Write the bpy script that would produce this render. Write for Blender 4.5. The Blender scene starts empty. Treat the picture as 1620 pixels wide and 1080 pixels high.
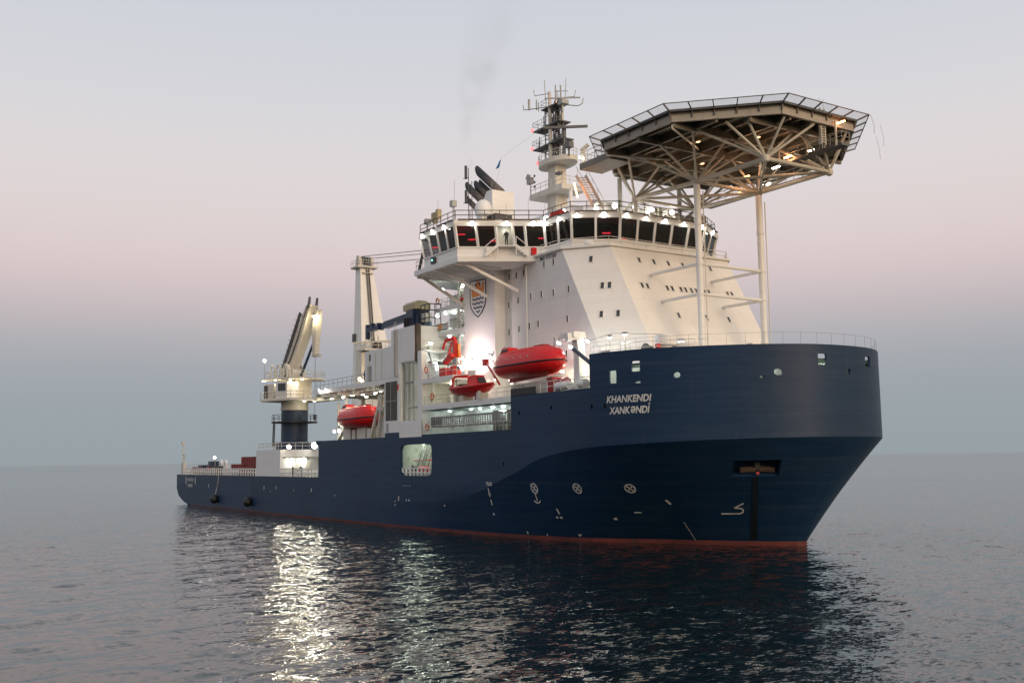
import bpy, bmesh, math, random
import numpy as np
from mathutils import Vector, Matrix, noise
random.seed(7); RNG = np.random.default_rng(7)
R = math.radians
sc = bpy.context.scene
col = sc.collection
# ------------------------------------------------------------------ camera
cam = bpy.data.cameras.new('camera'); cam_o = bpy.data.objects.new('camera', cam); col.objects.link(cam_o)
cam.sensor_width = 36.0; cam.lens = 35.556; cam.clip_start = 0.5; cam.clip_end = 80000
cam_o.matrix_world = (Matrix.Translation((211.66, -72.25, 8.7)) @ Matrix.Rotation(R(56.834), 4, 'Z')
                      @ Matrix.Rotation(R(96.604), 4, 'X') @ Matrix.Rotation(R(-0.783), 4, 'Z'))
sc.camera = cam_o
# ------------------------------------------------------------------ world: clear dusk sky opposite the sunset
w = bpy.data.worlds.new('World'); sc.world = w; w.use_nodes = True
nt = w.node_tree; N = nt.nodes; L = nt.links
for n in list(N): N.remove(n)
def node(t, **k):
    n = N.new(t)
    for a, b in k.items(): setattr(n, a, b)
    return n
wo = node('ShaderNodeOutputWorld'); bg = node('ShaderNodeBackground')
tc = node('ShaderNodeTexCoord'); sep = node('ShaderNodeSeparateXYZ')
L.new(tc.outputs['Generated'], sep.inputs[0])
asn = node('ShaderNodeMath', operation='ARCSINE'); L.new(sep.outputs['Z'], asn.inputs[0])
mr = node('ShaderNodeMapRange'); mr.inputs['From Min'].default_value = 0.0; mr.inputs['From Max'].default_value = R(90)
L.new(asn.outputs[0], mr.inputs['Value'])
def ramp(stops):
    r = node('ShaderNodeValToRGB'); e = r.color_ramp.elements
    r.color_ramp.interpolation = 'B_SPLINE'
    while len(e) > 1: e.remove(e[0])
    e[0].position = stops[0][0]/90; e[0].color = (*stops[0][1], 1)
    for d, c in stops[1:]:
        x = e.new(d/90); x.color = (*c, 1)
    L.new(mr.outputs[0], r.inputs[0]); return r
# elevation in degrees -> radiance: grey-blue earth shadow, pink belt, pale lavender, deeper blue overhead
anti = ramp([(0, (.285, .330, .350)), (3.2, (.312, .350, .378)), (5.6, (.358, .378, .405)), (7.6, (.478, .438, .458)),
             (9.4, (.602, .508, .520)), (11.5, (.678, .575, .575)), (14.6, (.690, .628, .630)), (17.8, (.660, .640, .655)), (21, (.615, .622, .662)),
             (26, (.565, .590, .648)), (40, (.500, .555, .640)), (90, (.450, .515, .615))])
glow = ramp([(0, (.95, .56, .34)), (4, (1.02, .66, .42)), (10, (.95, .74, .56)), (20, (.80, .72, .66)), (35, (.62, .63, .67)),
             (90, (.450, .515, .615))])
dotn = node('ShaderNodeVectorMath', operation='DOT_PRODUCT'); dotn.inputs[1].default_value = (.985, .174, 0)
L.new(tc.outputs['Generated'], dotn.inputs[0])
mg = node('ShaderNodeMapRange', interpolation_type='SMOOTHERSTEP'); mg.inputs['From Min'].default_value = -.1; mg.inputs['From Max'].default_value = 1.0
L.new(dotn.outputs['Value'], mg.inputs['Value'])
mx = node('ShaderNodeMix', data_type='RGBA'); L.new(mg.outputs[0], mx.inputs[0])
L.new(anti.outputs[0], mx.inputs[6]); L.new(glow.outputs[0], mx.inputs[7])
L.new(mx.outputs[2], bg.inputs[0]); bg.inputs[1].default_value = 1.07
L.new(bg.outputs[0], wo.inputs[0])
# the last glow of the set sun, ahead of the bow: one soft warm sun
sun = bpy.data.lights.new('sun', 'SUN'); sun.energy = 1.75; sun.angle = R(35); sun.color = (1.0, .74, .47)
sun_o = bpy.data.objects.new('sun', sun); col.objects.link(sun_o)
sun_o.rotation_euler = Vector((.95, .10, .27)).to_track_quat('Z', 'Y').to_euler()
sc.view_settings.view_transform = 'Standard'; sc.view_settings.look = 'None'
sc.view_settings.exposure = 0.0; sc.view_settings.gamma = 1.0; sc.view_settings.use_curve_mapping = False
sc.render.engine = 'CYCLES'
sc.cycles.use_denoising = True
sc.cycles.max_bounces = 6; sc.cycles.diffuse_bounces = 2; sc.cycles.glossy_bounces = 3
sc.cycles.transmission_bounces = 4; sc.cycles.transparent_max_bounces = 12; sc.cycles.volume_bounces = 0
sc.cycles.sample_clamp_indirect = 4.0; sc.cycles.sample_clamp_direct = 0.0
sc.cycles.caustics_reflective = False; sc.cycles.caustics_refractive = False

# ------------------------------------------------------------------ materials
MATS = {}
def newmat(name):
    m = bpy.data.materials.new(name); m.use_nodes = True
    MATS[name] = m
    t = m.node_tree; b = t.nodes['Principled BSDF']
    return m, t, b
def paint(name, c, rough=.45, vary=.10, scale=.35, rust=0., streak=.0, streak_c=(.25, .12, .05), bump=.0, metal=0., spec=.5, plates=False):
    m, t, b = newmat(name); n = t.nodes; l = t.links
    tcn = n.new('ShaderNodeTexCoord')
    no = n.new('ShaderNodeTexNoise'); no.inputs['Scale'].default_value = scale; no.inputs['Detail'].default_value = 6
    l.new(tcn.outputs['Object'], no.inputs['Vector'])
    mrn = n.new('ShaderNodeMapRange'); mrn.inputs['From Min'].default_value = .3; mrn.inputs['From Max'].default_value = .7
    mrn.inputs['To Min'].default_value = 1-vary; mrn.inputs['To Max'].default_value = 1+vary*.6
    l.new(no.outputs[0], mrn.inputs['Value'])
    mul = n.new('ShaderNodeMix'); mul.data_type = 'RGBA'; mul.blend_type = 'MULTIPLY'; mul.inputs[0].default_value = 1
    mul.inputs[6].default_value = (*c, 1); l.new(mrn.outputs[0], mul.inputs[7])
    out = mul.outputs[2]
    if streak > 0:
        mp = n.new('ShaderNodeMapping'); mp.inputs['Scale'].default_value = (1.6, 1.6, .10)
        l.new(tcn.outputs['Object'], mp.inputs['Vector'])
        n2 = n.new('ShaderNodeTexNoise'); n2.inputs['Scale'].default_value = 1.0; n2.inputs['Detail'].default_value = 5
        l.new(mp.outputs[0], n2.inputs['Vector'])
        m2 = n.new('ShaderNodeMapRange'); m2.inputs['From Min'].default_value = .56; m2.inputs['From Max'].default_value = .80
        m2.inputs['To Max'].default_value = streak
        l.new(n2.outputs[0], m2.inputs['Value'])
        mm = n.new('ShaderNodeMix'); mm.data_type = 'RGBA'; l.new(m2.outputs[0], mm.inputs[0])
        l.new(out, mm.inputs[6]); mm.inputs[7].default_value = (*streak_c, 1); out = mm.outputs[2]
    if plates:     # weld seams of the shell plating: thin, slightly paler lines
        sp = n.new('ShaderNodeSeparateXYZ'); l.new(tcn.outputs['Object'], sp.inputs[0])
        a = n.new('ShaderNodeMath'); a.operation = 'PINGPONG'; a.inputs[1].default_value = 1.05; l.new(sp.outputs['Z'], a.inputs[0])
        c2 = n.new('ShaderNodeMapRange'); c2.inputs['From Min'].default_value = 0; c2.inputs['From Max'].default_value = .07
        c2.inputs['To Min'].default_value = .30; c2.inputs['To Max'].default_value = 0; l.new(a.outputs[0], c2.inputs['Value'])
        mp = n.new('ShaderNodeMapping'); mp.inputs['Scale'].default_value = (.12, .12, 2.2); l.new(tcn.outputs['Object'], mp.inputs['Vector'])
        n3 = n.new('ShaderNodeTexNoise'); n3.inputs['Scale'].default_value = 1.0; n3.inputs['Detail'].default_value = 3
        l.new(mp.outputs[0], n3.inputs['Vector'])
        m3 = n.new('ShaderNodeMapRange'); m3.inputs['From Min'].default_value = .42; m3.inputs['From Max'].default_value = .75
        m3.inputs['To Max'].default_value = .26; l.new(n3.outputs[0], m3.inputs['Value'])
        ad = n.new('ShaderNodeMath'); ad.operation = 'ADD'; l.new(c2.outputs[0], ad.inputs[0]); l.new(m3.outputs[0], ad.inputs[1])
        mm = n.new('ShaderNodeMix'); mm.data_type = 'RGBA'; l.new(ad.outputs[0], mm.inputs[0])
        l.new(out, mm.inputs[6]); mm.inputs[7].default_value = (*(plates if isinstance(plates, tuple) else (.040, .066, .108)), 1); out = mm.outputs[2]
    if rust > 0:      # narrow vertical rust and salt runs
        for sc2, lo, cc in (((2.6, 2.6, .11), .66, (.055, .034, .022)), ((4.5, 4.5, .16), .68, (.075, .085, .10))):
            mp = n.new('ShaderNodeMapping'); mp.inputs['Scale'].default_value = sc2; mp.inputs['Location'].default_value = (lo*7, 3, 1); l.new(tcn.outputs['Object'], mp.inputs['Vector'])
            n4 = n.new('ShaderNodeTexNoise'); n4.inputs['Scale'].default_value = 1; n4.inputs['Detail'].default_value = 4; l.new(mp.outputs[0], n4.inputs['Vector'])
            m4 = n.new('ShaderNodeMapRange'); m4.inputs['From Min'].default_value = lo; m4.inputs['From Max'].default_value = lo+.12; m4.inputs['To Max'].default_value = rust; l.new(n4.outputs[0], m4.inputs['Value'])
            mm = n.new('ShaderNodeMix'); mm.data_type = 'RGBA'; l.new(m4.outputs[0], mm.inputs[0]); l.new(out, mm.inputs[6]); mm.inputs[7].default_value = (*cc, 1); out = mm.outputs[2]
    l.new(out, b.inputs['Base Color'])
    b.inputs['Roughness'].default_value = rough; b.inputs['Metallic'].default_value = metal
    b.inputs['Specular IOR Level'].default_value = spec
    if bump > 0:
        nb = n.new('ShaderNodeTexNoise'); nb.inputs['Scale'].default_value = .55; nb.inputs['Detail'].default_value = 2
        mpb = n.new('ShaderNodeMapping'); mpb.inputs['Scale'].default_value = (1, 1, 1); l.new(tcn.outputs['Object'], mpb.inputs['Vector'])
        l.new(mpb.outputs[0], nb.inputs['Vector'])
        bp = n.new('ShaderNodeBump'); bp.inputs['Strength'].default_value = bump; bp.inputs['Distance'].default_value = .05
        l.new(nb.outputs[0], bp.inputs['Height']); l.new(bp.outputs[0], b.inputs['Normal'])
    return m
paint('navy', (.0068, .031, .078), .48, .16, .12, streak=.30, streak_c=(.020, .026, .034), bump=.45, plates=True, spec=.26, rust=.45)
paint('navy_crane', (.014, .034, .075), .4, .12)
paint('boot', (.12, .025, .021), .6, .35, .5, streak=.8, streak_c=(.045, .03, .025))
paint('white', (.83, .82, .80), .5, .05, .25, streak=.22, streak_c=(.52, .44, .34), bump=.35, plates=(.70, .685, .65))
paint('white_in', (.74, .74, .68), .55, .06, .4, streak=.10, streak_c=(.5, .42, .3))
paint('offwhite', (.66, .63, .56), .5, .08, .5, streak=.35, streak_c=(.38, .22, .11))
paint('beige_steel', (.60, .565, .49), .5, .12, .6, streak=.35, streak_c=(.25, .14, .07))
paint('grey', (.34, .34, .33), .55, .1, .6)
paint('dark_grey', (.075, .075, .078), .6, .15, 1.0)
paint('black', (.012, .012, .013), .5, .2, 1.0)
paint('deck_green', (.05, .09, .07), .7, .2, .4)
paint('helideck_under', (.21, .19, .155), .55, .2, .5, streak=.25, streak_c=(.14, .08, .04))
paint('net_frame', (.16, .14, .13), .6, .15, 1.0)
paint('boat_red', (.66, .009, .011), .38, .10, .8)
paint('boat_red_dark', (.40, .012, .012), .4, .10, .8)
paint('crane_red', (.60, .02, .014), .38, .12, .8)
paint('cargo_red', (.22, .025, .02), .55, .2, .8)
paint('orange', (.75, .17, .02), .5, .1)
paint('yellow', (.60, .30, .05), .5, .15)
paint('tan', (.46, .37, .22), .55, .12, .8)
paint('mark_white', (.62, .62, .60), .6, .25, 1.5)
paint('mast_steel', (.42, .42, .40), .5, .12, .8)
paint('mast_dark', (.13, .13, .13), .55, .12, .8)
paint('crest_orange', (.72, .25, .035), .5, .05)
paint('crest_blue', (.03, .04, .10), .5, .05)
paint('flag_blue', (.02, .16, .36), .7, .05)
paint('rust', (.10, .07, .05), .7, .4, .7)
def exhaust():
    m, t, b = newmat('exhaust'); n = t.nodes; l = t.links
    tcn = n.new('ShaderNodeTexCoord'); sp = n.new('ShaderNodeSeparateXYZ'); l.new(tcn.outputs['Generated'], sp.inputs[0])
    no = n.new('ShaderNodeTexNoise'); no.inputs['Scale'].default_value = 3; l.new(tcn.outputs['Object'], no.inputs['Vector'])
    ad = n.new('ShaderNodeMath'); ad.operation = 'MULTIPLY_ADD'; l.new(no.outputs[0], ad.inputs[0]); ad.inputs[1].default_value = .35
    l.new(sp.outputs['Z'], ad.inputs[2])
    r = n.new('ShaderNodeValToRGB'); e = r.color_ramp.elements
    e[0].position = .15; e[0].color = (.26, .19, .14, 1); e[1].position = .85; e[1].color = (.018, .018, .018, 1)
    x = e.new(.5); x.color = (.11, .085, .07, 1)
    l.new(ad.outputs[0], r.inputs[0]); l.new(r.outputs[0], b.inputs['Base Color']); b.inputs['Roughness'].default_value = .6
exhaust()
def glassy(name, c, alpha, rough=.04):
    m, t, b = newmat(name)
    b.inputs['Base Color'].default_value = (*c, 1); b.inputs['Roughness'].default_value = rough
    b.inputs['Alpha'].default_value = alpha; b.inputs['IOR'].default_value = 1.5
    nz = t.nodes.new('ShaderNodeTexNoise'); nz.inputs['Scale'].default_value = .8
    tcn = t.nodes.new('ShaderNodeTexCoord'); t.links.new(tcn.outputs['Object'], nz.inputs['Vector'])
    bp = t.nodes.new('ShaderNodeBump'); bp.inputs['Strength'].default_value = .08; bp.inputs['Distance'].default_value = .05
    t.links.new(nz.outputs[0], bp.inputs['Height']); t.links.new(bp.outputs[0], b.inputs['Normal'])
    return m
glassy('bridge_glass', (.006, .009, .009), .62)
glassy('port_glass', (.05, .052, .052), 1.0, .12)
def net_mat():
    m, t, b = newmat('net'); n = t.nodes; l = t.links
    tcn = n.new('ShaderNodeTexCoord')
    wv = n.new('ShaderNodeTexNoise'); wv.inputs['Scale'].default_value = 2.5; l.new(tcn.outputs['Object'], wv.inputs['Vector'])
    mrn = n.new('ShaderNodeMapRange'); mrn.inputs['To Min'].default_value = .14; mrn.inputs['To Max'].default_value = .30
    l.new(wv.outputs[0], mrn.inputs['Value']); l.new(mrn.outputs[0], b.inputs['Alpha'])
    b.inputs['Base Color'].default_value = (.05, .048, .045, 1); b.inputs['Roughness'].default_value = .8
net_mat()
def emit(name, c, s):
    m = bpy.data.materials.new(name); m.use_nodes = True; MATS[name] = m
    t = m.node_tree; b = t.nodes['Principled BSDF']
    b.inputs['Base Color'].default_value = (.8, .8, .8, 1)
    b.inputs['Emission Color'].default_value = (*c, 1); b.inputs['Emission Strength'].default_value = s
emit('lamp_white', (1.0, .97, .86), 16); emit('lamp_cool', (.88, 1.0, .96), 14); emit('lamp_warm', (1.0, .80, .50), 16)
emit('lamp_big', (1.0, .95, .80), 60)
emit('lamp_red', (1.0, .02, .05), 4.5); emit('lamp_orange', (1.0, .33, .10), 14); emit('lamp_green', (.2, 1.0, .75), 3)
emit('nav_red', (1.0, .03, .05), 2.5); emit('patch_glow', (1.0, .5, .2), 1.6); emit('lamp_yellow', (1.0, .72, .25), 5)

# ------------------------------------------------------------------ helpers
def V3(p): return np.array(p, float)
class MB:
    def __init__(s): s.v = []; s.f = []
    def add(s, vs, fs):
        o = len(s.v); s.v.extend([tuple(map(float, p)) for p in vs]); s.f.extend([tuple(i+o for i in f) for f in fs]); return s
    def box(s, x0, x1, y0, y1, z0, z1):
        vs = [(x0, y0, z0), (x1, y0, z0), (x1, y1, z0), (x0, y1, z0), (x0, y0, z1), (x1, y0, z1), (x1, y1, z1), (x0, y1, z1)]
        return s.add(vs, [(0, 3, 2, 1), (4, 5, 6, 7), (0, 1, 5, 4), (1, 2, 6, 5), (2, 3, 7, 6), (3, 0, 4, 7)])
    def frame(s, d):
        d = V3(d); d = d/np.linalg.norm(d)
        u = V3((0, 0, 1)) if abs(d[2]) < .98 else V3((1, 0, 0))
        a = np.cross(d, u); a /= np.linalg.norm(a); b = np.cross(a, d); return d, a, b
    def beam(s, p, q, w, h):
        p, q = V3(p), V3(q); d, a, b = s.frame(q-p)
        vs = [e + a*i*w/2 + b*j*h/2 for e in (p, q) for i, j in ((-1, -1), (1, -1), (1, 1), (-1, 1))]
        return s.add(vs, [(3, 2, 1, 0), (4, 5, 6, 7), (0, 1, 5, 4), (1, 2, 6, 5), (2, 3, 7, 6), (3, 0, 4, 7)])
    def tube(s, p, q, r, r2=None, n=8, cap=True):
        p, q = V3(p), V3(q); r2 = r if r2 is None else r2; d, a, b = s.frame(q-p)
        vs = []
        for e, rr in ((p, r), (q, r2)):
            for k in range(n):
                t = 2*math.pi*k/n; vs.append(e + a*rr*math.cos(t) + b*rr*math.sin(t))
        fs = [(k, (k+1) % n, n+(k+1) % n, n+k) for k in range(n)]
        if cap: fs += [tuple(range(n))[::-1], tuple(range(n, 2*n))]
        return s.add(vs, fs)
    def path(s, pts, r, n=6):
        for a, b in zip(pts[:-1], pts[1:]): s.tube(a, b, r, n=n)
        return s
    def prism(s, poly, z0, z1):
        n = len(poly)
        vs = [(x, y, z0) for x, y in poly]+[(x, y, z1) for x, y in poly]
        return s.add(vs, [tuple(range(n))[::-1], tuple(range(n, 2*n))]+[(k, (k+1) % n, n+(k+1) % n, n+k) for k in range(n)])
    def prism_y(s, poly, y0, y1):   # polygon in (x,z)
        n = len(poly)
        vs = [(x, y0, z) for x, z in poly]+[(x, y1, z) for x, z in poly]
        return s.add(vs, [tuple(range(n)), tuple(range(n, 2*n))[::-1]]+[(k, n+k, n+(k+1) % n, (k+1) % n) for k in range(n)])
    def prism_x(s, poly, x0, x1):   # polygon in (y,z)
        n = len(poly)
        vs = [(x0, y, z) for y, z in poly]+[(x1, y, z) for y, z in poly]
        return s.add(vs, [tuple(range(n))[::-1], tuple(range(n, 2*n))]+[(k, (k+1) % n, n+(k+1) % n, n+k) for k in range(n)])
    def lathe(s, c, prof, n=16):
        c = V3(c); vs = []; fs = []
        for r, z in prof:
            for k in range(n):
                t = 2*math.pi*k/n; vs.append(c + V3((r*math.cos(t), r*math.sin(t), z)))
        for i in range(len(prof)-1):
            for k in range(n): fs.append((i*n+k, i*n+(k+1) % n, (i+1)*n+(k+1) % n, (i+1)*n+k))
        fs += [tuple(range(n))[::-1], tuple(range((len(prof)-1)*n, len(prof)*n))]
        return s.add(vs, fs)
    def loft(s, rings, closed=True, caps=True):
        n = len(rings[0]); vs = [p for r in rings for p in r]; fs = []
        for i in range(len(rings)-1):
            for k in range(n if closed else n-1):
                fs.append((i*n+k, i*n+(k+1) % n, (i+1)*n+(k+1) % n, (i+1)*n+k))
        if caps and closed: fs += [tuple(range(n))[::-1], tuple(range((len(rings)-1)*n, len(rings)*n))]
        return s.add(vs, fs)
    def quad(s, *p): return s.add(p, [tuple(range(len(p)))])
    def slab(s, a, b, c, d, t):     # quad with thickness t against its normal
        a, b, c, d = map(V3, (a, b, c, d)); nn = np.cross(b-a, d-a); nn /= np.linalg.norm(nn)
        vs = [a, b, c, d]+[p-nn*t for p in (a, b, c, d)]
        return s.add(vs, [(0, 1, 2, 3), (7, 6, 5, 4), (0, 4, 5, 1), (1, 5, 6, 2), (2, 6, 7, 3), (3, 7, 4, 0)])
    def rail(s, pts, h=1.1, r=.03, step=1.8, mids=(.55,)):
        pts = [V3(p) for p in pts]; up = V3((0, 0, 1))
        for a, b in zip(pts[:-1], pts[1:]):
            d = np.linalg.norm(b-a); k = max(1, round(d/step))
            for i in range(k+1): p = a+(b-a)*i/k; s.tube(p, p+up*h, r, n=4, cap=False)
            for hh in (h,)+tuple(m*h for m in mids): s.tube(a+up*hh, b+up*hh, r, n=4, cap=False)
        return s
    def stairs(s, p, q, w, side, n=None):   # p bottom, q top; side = horizontal unit vector across
        p, q, side = V3(p), V3(q), V3(side)
        n = n or max(4, int(abs(q[2]-p[2])/.3))
        for k in (-1, 1): s.beam(p+side*k*w/2, q+side*k*w/2, .08, .28)
        for i in range(1, n):
            c = p+(q-p)*i/n; s.beam(c-side*w/2, c+side*w/2, .26, .05)
        for k in (-1, 1):
            o = side*k*w/2+V3((0, 0, 1.0)); s.tube(p+o, q+o, .03, n=4)
            for i in range(0, n+1, 4): c = p+(q-p)*i/n+side*k*w/2; s.tube(c, c+V3((0, 0, 1.0)), .025, n=4)
        return s
    def build(s, name, mat, parent=None, smooth=False, recalc=True):
        me = bpy.data.meshes.new(name)
        o = V3((0, 0, 0))
        if parent is not None: o = V3(wloc(parent))
        me.from_pydata([tuple(V3(p)-o) for p in s.v], [], s.f); me.validate(verbose=False)
        if recalc:
            bm = bmesh.new(); bm.from_mesh(me); bmesh.ops.recalc_face_normals(bm, faces=bm.faces); bm.to_mesh(me); bm.free()
        me.materials.append(MATS[mat])
        if smooth:
            me.polygons.foreach_set('use_smooth', [True]*len(me.polygons))
            try: me.set_sharp_from_angle(angle=R(38))
            except Exception: pass
        ob = bpy.data.objects.new(name, me); col.objects.link(ob)
        if parent is not None: ob.parent = parent
        return ob
def wloc(o):
    p = Vector(o.location)
    while o.parent: o = o.parent; p += o.location
    return tuple(p)
def thing(name, label, cat, loc=(0, 0, 0), group=None):
    o = bpy.data.objects.new(name, None); col.objects.link(o); o.location = loc; o.empty_display_size = .5
    o['label'] = label; o['category'] = cat
    if group: o['group'] = group
    return o
def tag(o, label, cat, group=None):
    o['label'] = label; o['category'] = cat
    if group: o['group'] = group
    return o
def copy_tree(o, parent=None):
    c = o.copy(); col.objects.link(c); c.parent = parent
    for ch in list(o.children): copy_tree(ch, c)
    return c
def lamp_light(parent, p, power, color=(1, .95, .82), radius=.15, spot=None):
    l = bpy.data.lights.new('lamp_light', 'SPOT' if spot else 'POINT'); l.energy = power; l.color = color; l.shadow_soft_size = radius
    o = bpy.data.objects.new('lamp_light', l); col.objects.link(o); o.parent = parent
    o.location = V3(p)-V3(wloc(parent))
    if spot:
        l.spot_size = R(spot[1]); l.spot_blend = .6
        o.rotation_euler = (-Vector(spot[0])).to_track_quat('Z', 'Y').to_euler()
    return o
_lamp_mesh = {}
def floodlight(p, parent, mat='lamp_white', r=.22, power=0, d=(0, 0, -1), color=(1, .95, .82), off=.35, name='floodlight', spot=None):
    """a shallow housing with a bright lens facing d; the lens is the lamp"""
    p = V3(p); d = V3(d)/np.linalg.norm(d); r *= random.choice((.72, .85, 1, 1, 1.12))
    key = (mat, r, tuple(np.round(d, 2)))
    if key not in _lamp_mesh:
        m = MB(); m.tube(-d*.16, d*0, r*1.05, r*1.05, 10); h = m.build('floodlight', 'grey')
        lm = MB(); lm.tube(d*.002, d*.10, r, r*.72, 10); g = lm.build('lens', mat, h)
        _lamp_mesh[key] = (h.data, g.data); bpy.data.objects.remove(g); bpy.data.objects.remove(h)
    hd, gd = _lamp_mesh[key]
    h = bpy.data.objects.new(name, hd); col.objects.link(h); h.parent = parent; h.location = p-V3(wloc(parent))
    g = bpy.data.objects.new('lens', gd); col.objects.link(g)
    if parent.parent is None: g.parent = h
    else: g.parent = parent; g.location = h.location
    if power: lamp_light(h, p+d*off, power, color, .15, (d, spot) if spot else None)
    return h

# ------------------------------------------------------------------ the sea: one sheet to the horizon, waves as geometry near by
def sea():
    def axis(lo, hi, step, far, k=1.16):
        a = list(np.arange(lo, hi+1e-6, step)); s = step; x = a[-1]
        while x < far: s *= k; x += s; a.append(x)
        s = step; x = a[0]; b = []
        while x > -far: s *= k; x -= s; b.append(x)
        return np.array(b[::-1]+a)
    xs = axis(78, 200, .30, 40000, 1.07); ys = axis(-88, 8, .30, 40000, 1.07)
    X, Y = np.meshgrid(xs, ys, indexing='ij'); Z = np.zeros_like(X)
    SP = np.maximum(np.gradient(xs)[:, None], np.gradient(ys)[None, :])
    rng = np.random.default_rng(3)
    wind = R(205)
    for i in range(80):
        lam = .95*(8.5/.95)**(rng.random()**1.25); th = wind+rng.normal(0, .6)
        k = 2*math.pi/lam; amp = .0022*lam**.70*rng.uniform(.5, 1.3)
        ph = k*(X*math.cos(th)+Y*math.sin(th))+rng.uniform(0, 6.28)
        Z += amp*np.sin(ph)*np.clip((lam/SP-3)/3, 0, 1)
    # patchy wind: calmer and rougher areas
    env = np.zeros_like(X)
    for i in range(10):
        lam = rng.uniform(35, 120); th = rng.uniform(0, 6.28); k = 2*math.pi/lam
        env += np.sin(k*(X*math.cos(th)+Y*math.sin(th))+rng.uniform(0, 6.28))
    Z *= np.clip(.9+.16*env, .45, 1.5)
    nx, ny = X.shape
    me = bpy.data.meshes.new('sea')
    co = np.stack([X, Y, Z+.60], -1).reshape(-1, 3).astype(np.float32)
    i = np.arange(nx*ny).reshape(nx, ny)
    q = np.stack([i[:-1, :-1], i[1:, :-1], i[1:, 1:], i[:-1, 1:]], -1).reshape(-1, 4).astype(np.int32)
    me.vertices.add(len(co)); me.vertices.foreach_set('co', co.ravel())
    me.loops.add(q.size); me.loops.foreach_set('vertex_index', q.ravel())
    me.polygons.add(len(q)); me.polygons.foreach_set('loop_start', np.arange(0, q.size, 4, dtype=np.int32))
    me.polygons.foreach_set('use_smooth', np.ones(len(q), bool))
    me.update(); me.validate()
    m, t, b = newmat('sea'); n = t.nodes; l = t.links
    b.inputs['Base Color'].default_value = (.006, .014, .015, 1); b.inputs['Roughness'].default_value = .06
    b.inputs['IOR'].default_value = 1.45
    tcn = n.new('ShaderNodeTexCoord')
    # ripples too small for the mesh tilt the surface normal
    geo = n.new('ShaderNodeNewGeometry'); acc = geo.outputs['Normal']
    wp = n.new('ShaderNodeTexNoise'); wp.inputs['Scale'].default_value = .009; wp.inputs['Detail'].default_value = 5
    mpw = n.new('ShaderNodeMapping'); mpw.inputs['Scale'].default_value = (.6, 1.5, 1); mpw.inputs['Rotation'].default_value = (0, 0, R(-55))
    l.new(tcn.outputs['Object'], mpw.inputs['Vector']); l.new(mpw.outputs[0], wp.inputs['Vector'])
    wr = n.new('ShaderNodeMapRange'); wr.inputs['From Min'].default_value = .32; wr.inputs['From Max'].default_value = .68
    wr.inputs['To Min'].default_value = .38; wr.inputs['To Max'].default_value = 1.75; l.new(wp.outputs[0], wr.inputs['Value'])
    for sc_, stretch, k in ((.55, (1., .5, 1), .24), (1.7, (1., .5, 1), .44), (5.0, (1, .55, 1), .52)):
        mp = n.new('ShaderNodeMapping'); mp.inputs['Scale'].default_value = stretch; mp.inputs['Rotation'].default_value = (0, 0, R(-25))
        l.new(tcn.outputs['Object'], mp.inputs['Vector'])
        no = n.new('ShaderNodeTexNoise'); no.inputs['Scale'].default_value = sc_; no.inputs['Detail'].default_value = 2; no.inputs['Roughness'].default_value = .5
        l.new(mp.outputs[0], no.inputs['Vector'])
        sb = n.new('ShaderNodeVectorMath'); sb.operation = 'SUBTRACT'; l.new(no.outputs['Color'], sb.inputs[0]); sb.inputs[1].default_value = (.5, .5, .5)
        fl_ = n.new('ShaderNodeVectorMath'); fl_.operation = 'MULTIPLY'; l.new(sb.outputs[0], fl_.inputs[0]); fl_.inputs[1].default_value = (k, k, 0)
        sk = n.new('ShaderNodeVectorMath'); sk.operation = 'SCALE'; l.new(fl_.outputs[0], sk.inputs[0]); l.new(wr.outputs[0], sk.inputs['Scale'])
        ad = n.new('ShaderNodeVectorMath'); ad.operation = 'ADD'; l.new(acc, ad.inputs[0]); l.new(sk.outputs[0], ad.inputs[1]); acc = ad.outputs[0]
    nm = n.new('ShaderNodeVectorMath'); nm.operation = 'NORMALIZE'; l.new(acc, nm.inputs[0]); l.new(nm.outputs[0], b.inputs['Normal'])
    me.materials.append(m)
    o = bpy.data.objects.new('sea', me); col.objects.link(o); o['kind'] = 'structure'
sea()

# ------------------------------------------------------------------ the ship
ship = thing('ship', 'large offshore work ship with navy blue hull, white superstructure and helideck over the bow', 'ship', (75, 0, 0))
def P(name, mat, mb, parent=None, smooth=False): return mb.build(name, mat, parent or ship, smooth)

PLAN = [(0, 16), (138.4, 16), (140.5, 15.7), (142.6, 15.1), (144.7, 14.2), (146.6, 13), (148.3, 11.5), (149.8, 10), (151.1, 8.5),
        (152.5, 6.5), (153.6, 4.25), (154.1, 2), (154.2, 0)]
_full = [(x, -y) for x, y in PLAN]+[(x, y) for x, y in PLAN[-2::-1]]
def _smooth_plan():     # Catmull-Rom through the bow part, so the stem is round
    pts = []
    F = [V3((*p, 0))[:2] for p in _full]
    for i in range(len(F)-1):
        a, b = F[i], F[i+1]
        if i in (0, len(F)-2): sub = [0]
        else: sub = [0, .25, .5, .75]
        p0 = F[i-1] if i > 1 else a-(V3((2, 0)) if i else V3((2, 0)))
        p3 = F[i+2] if i+2 < len(F)-1 else b+V3((-2, 0))
        for t in sub:
            if len(sub) == 1: pts.append(a); continue
            pts.append(.5*((2*a)+(-p0+b)*t+(2*p0-5*a+4*b-p3)*t*t+(-p0+3*a-3*b+p3)*t**3))
    pts.append(F[-1]); return np.array(pts)
PP = _smooth_plan(); SS = np.concatenate([[0], np.cumsum(np.hypot(*np.diff(PP, axis=0).T))]); SMAX = SS[-1]; SMID = SMAX/2
def plan(s):
    return np.array([np.interp(s, SS, PP[:, 0]), np.interp(s, SS, PP[:, 1])])
def s_of_x(x):         # starboard side
    return float(np.interp(x, PP[:np.argmax(PP[:, 0])+1, 0], SS[:np.argmax(PP[:, 0])+1]))
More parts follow.
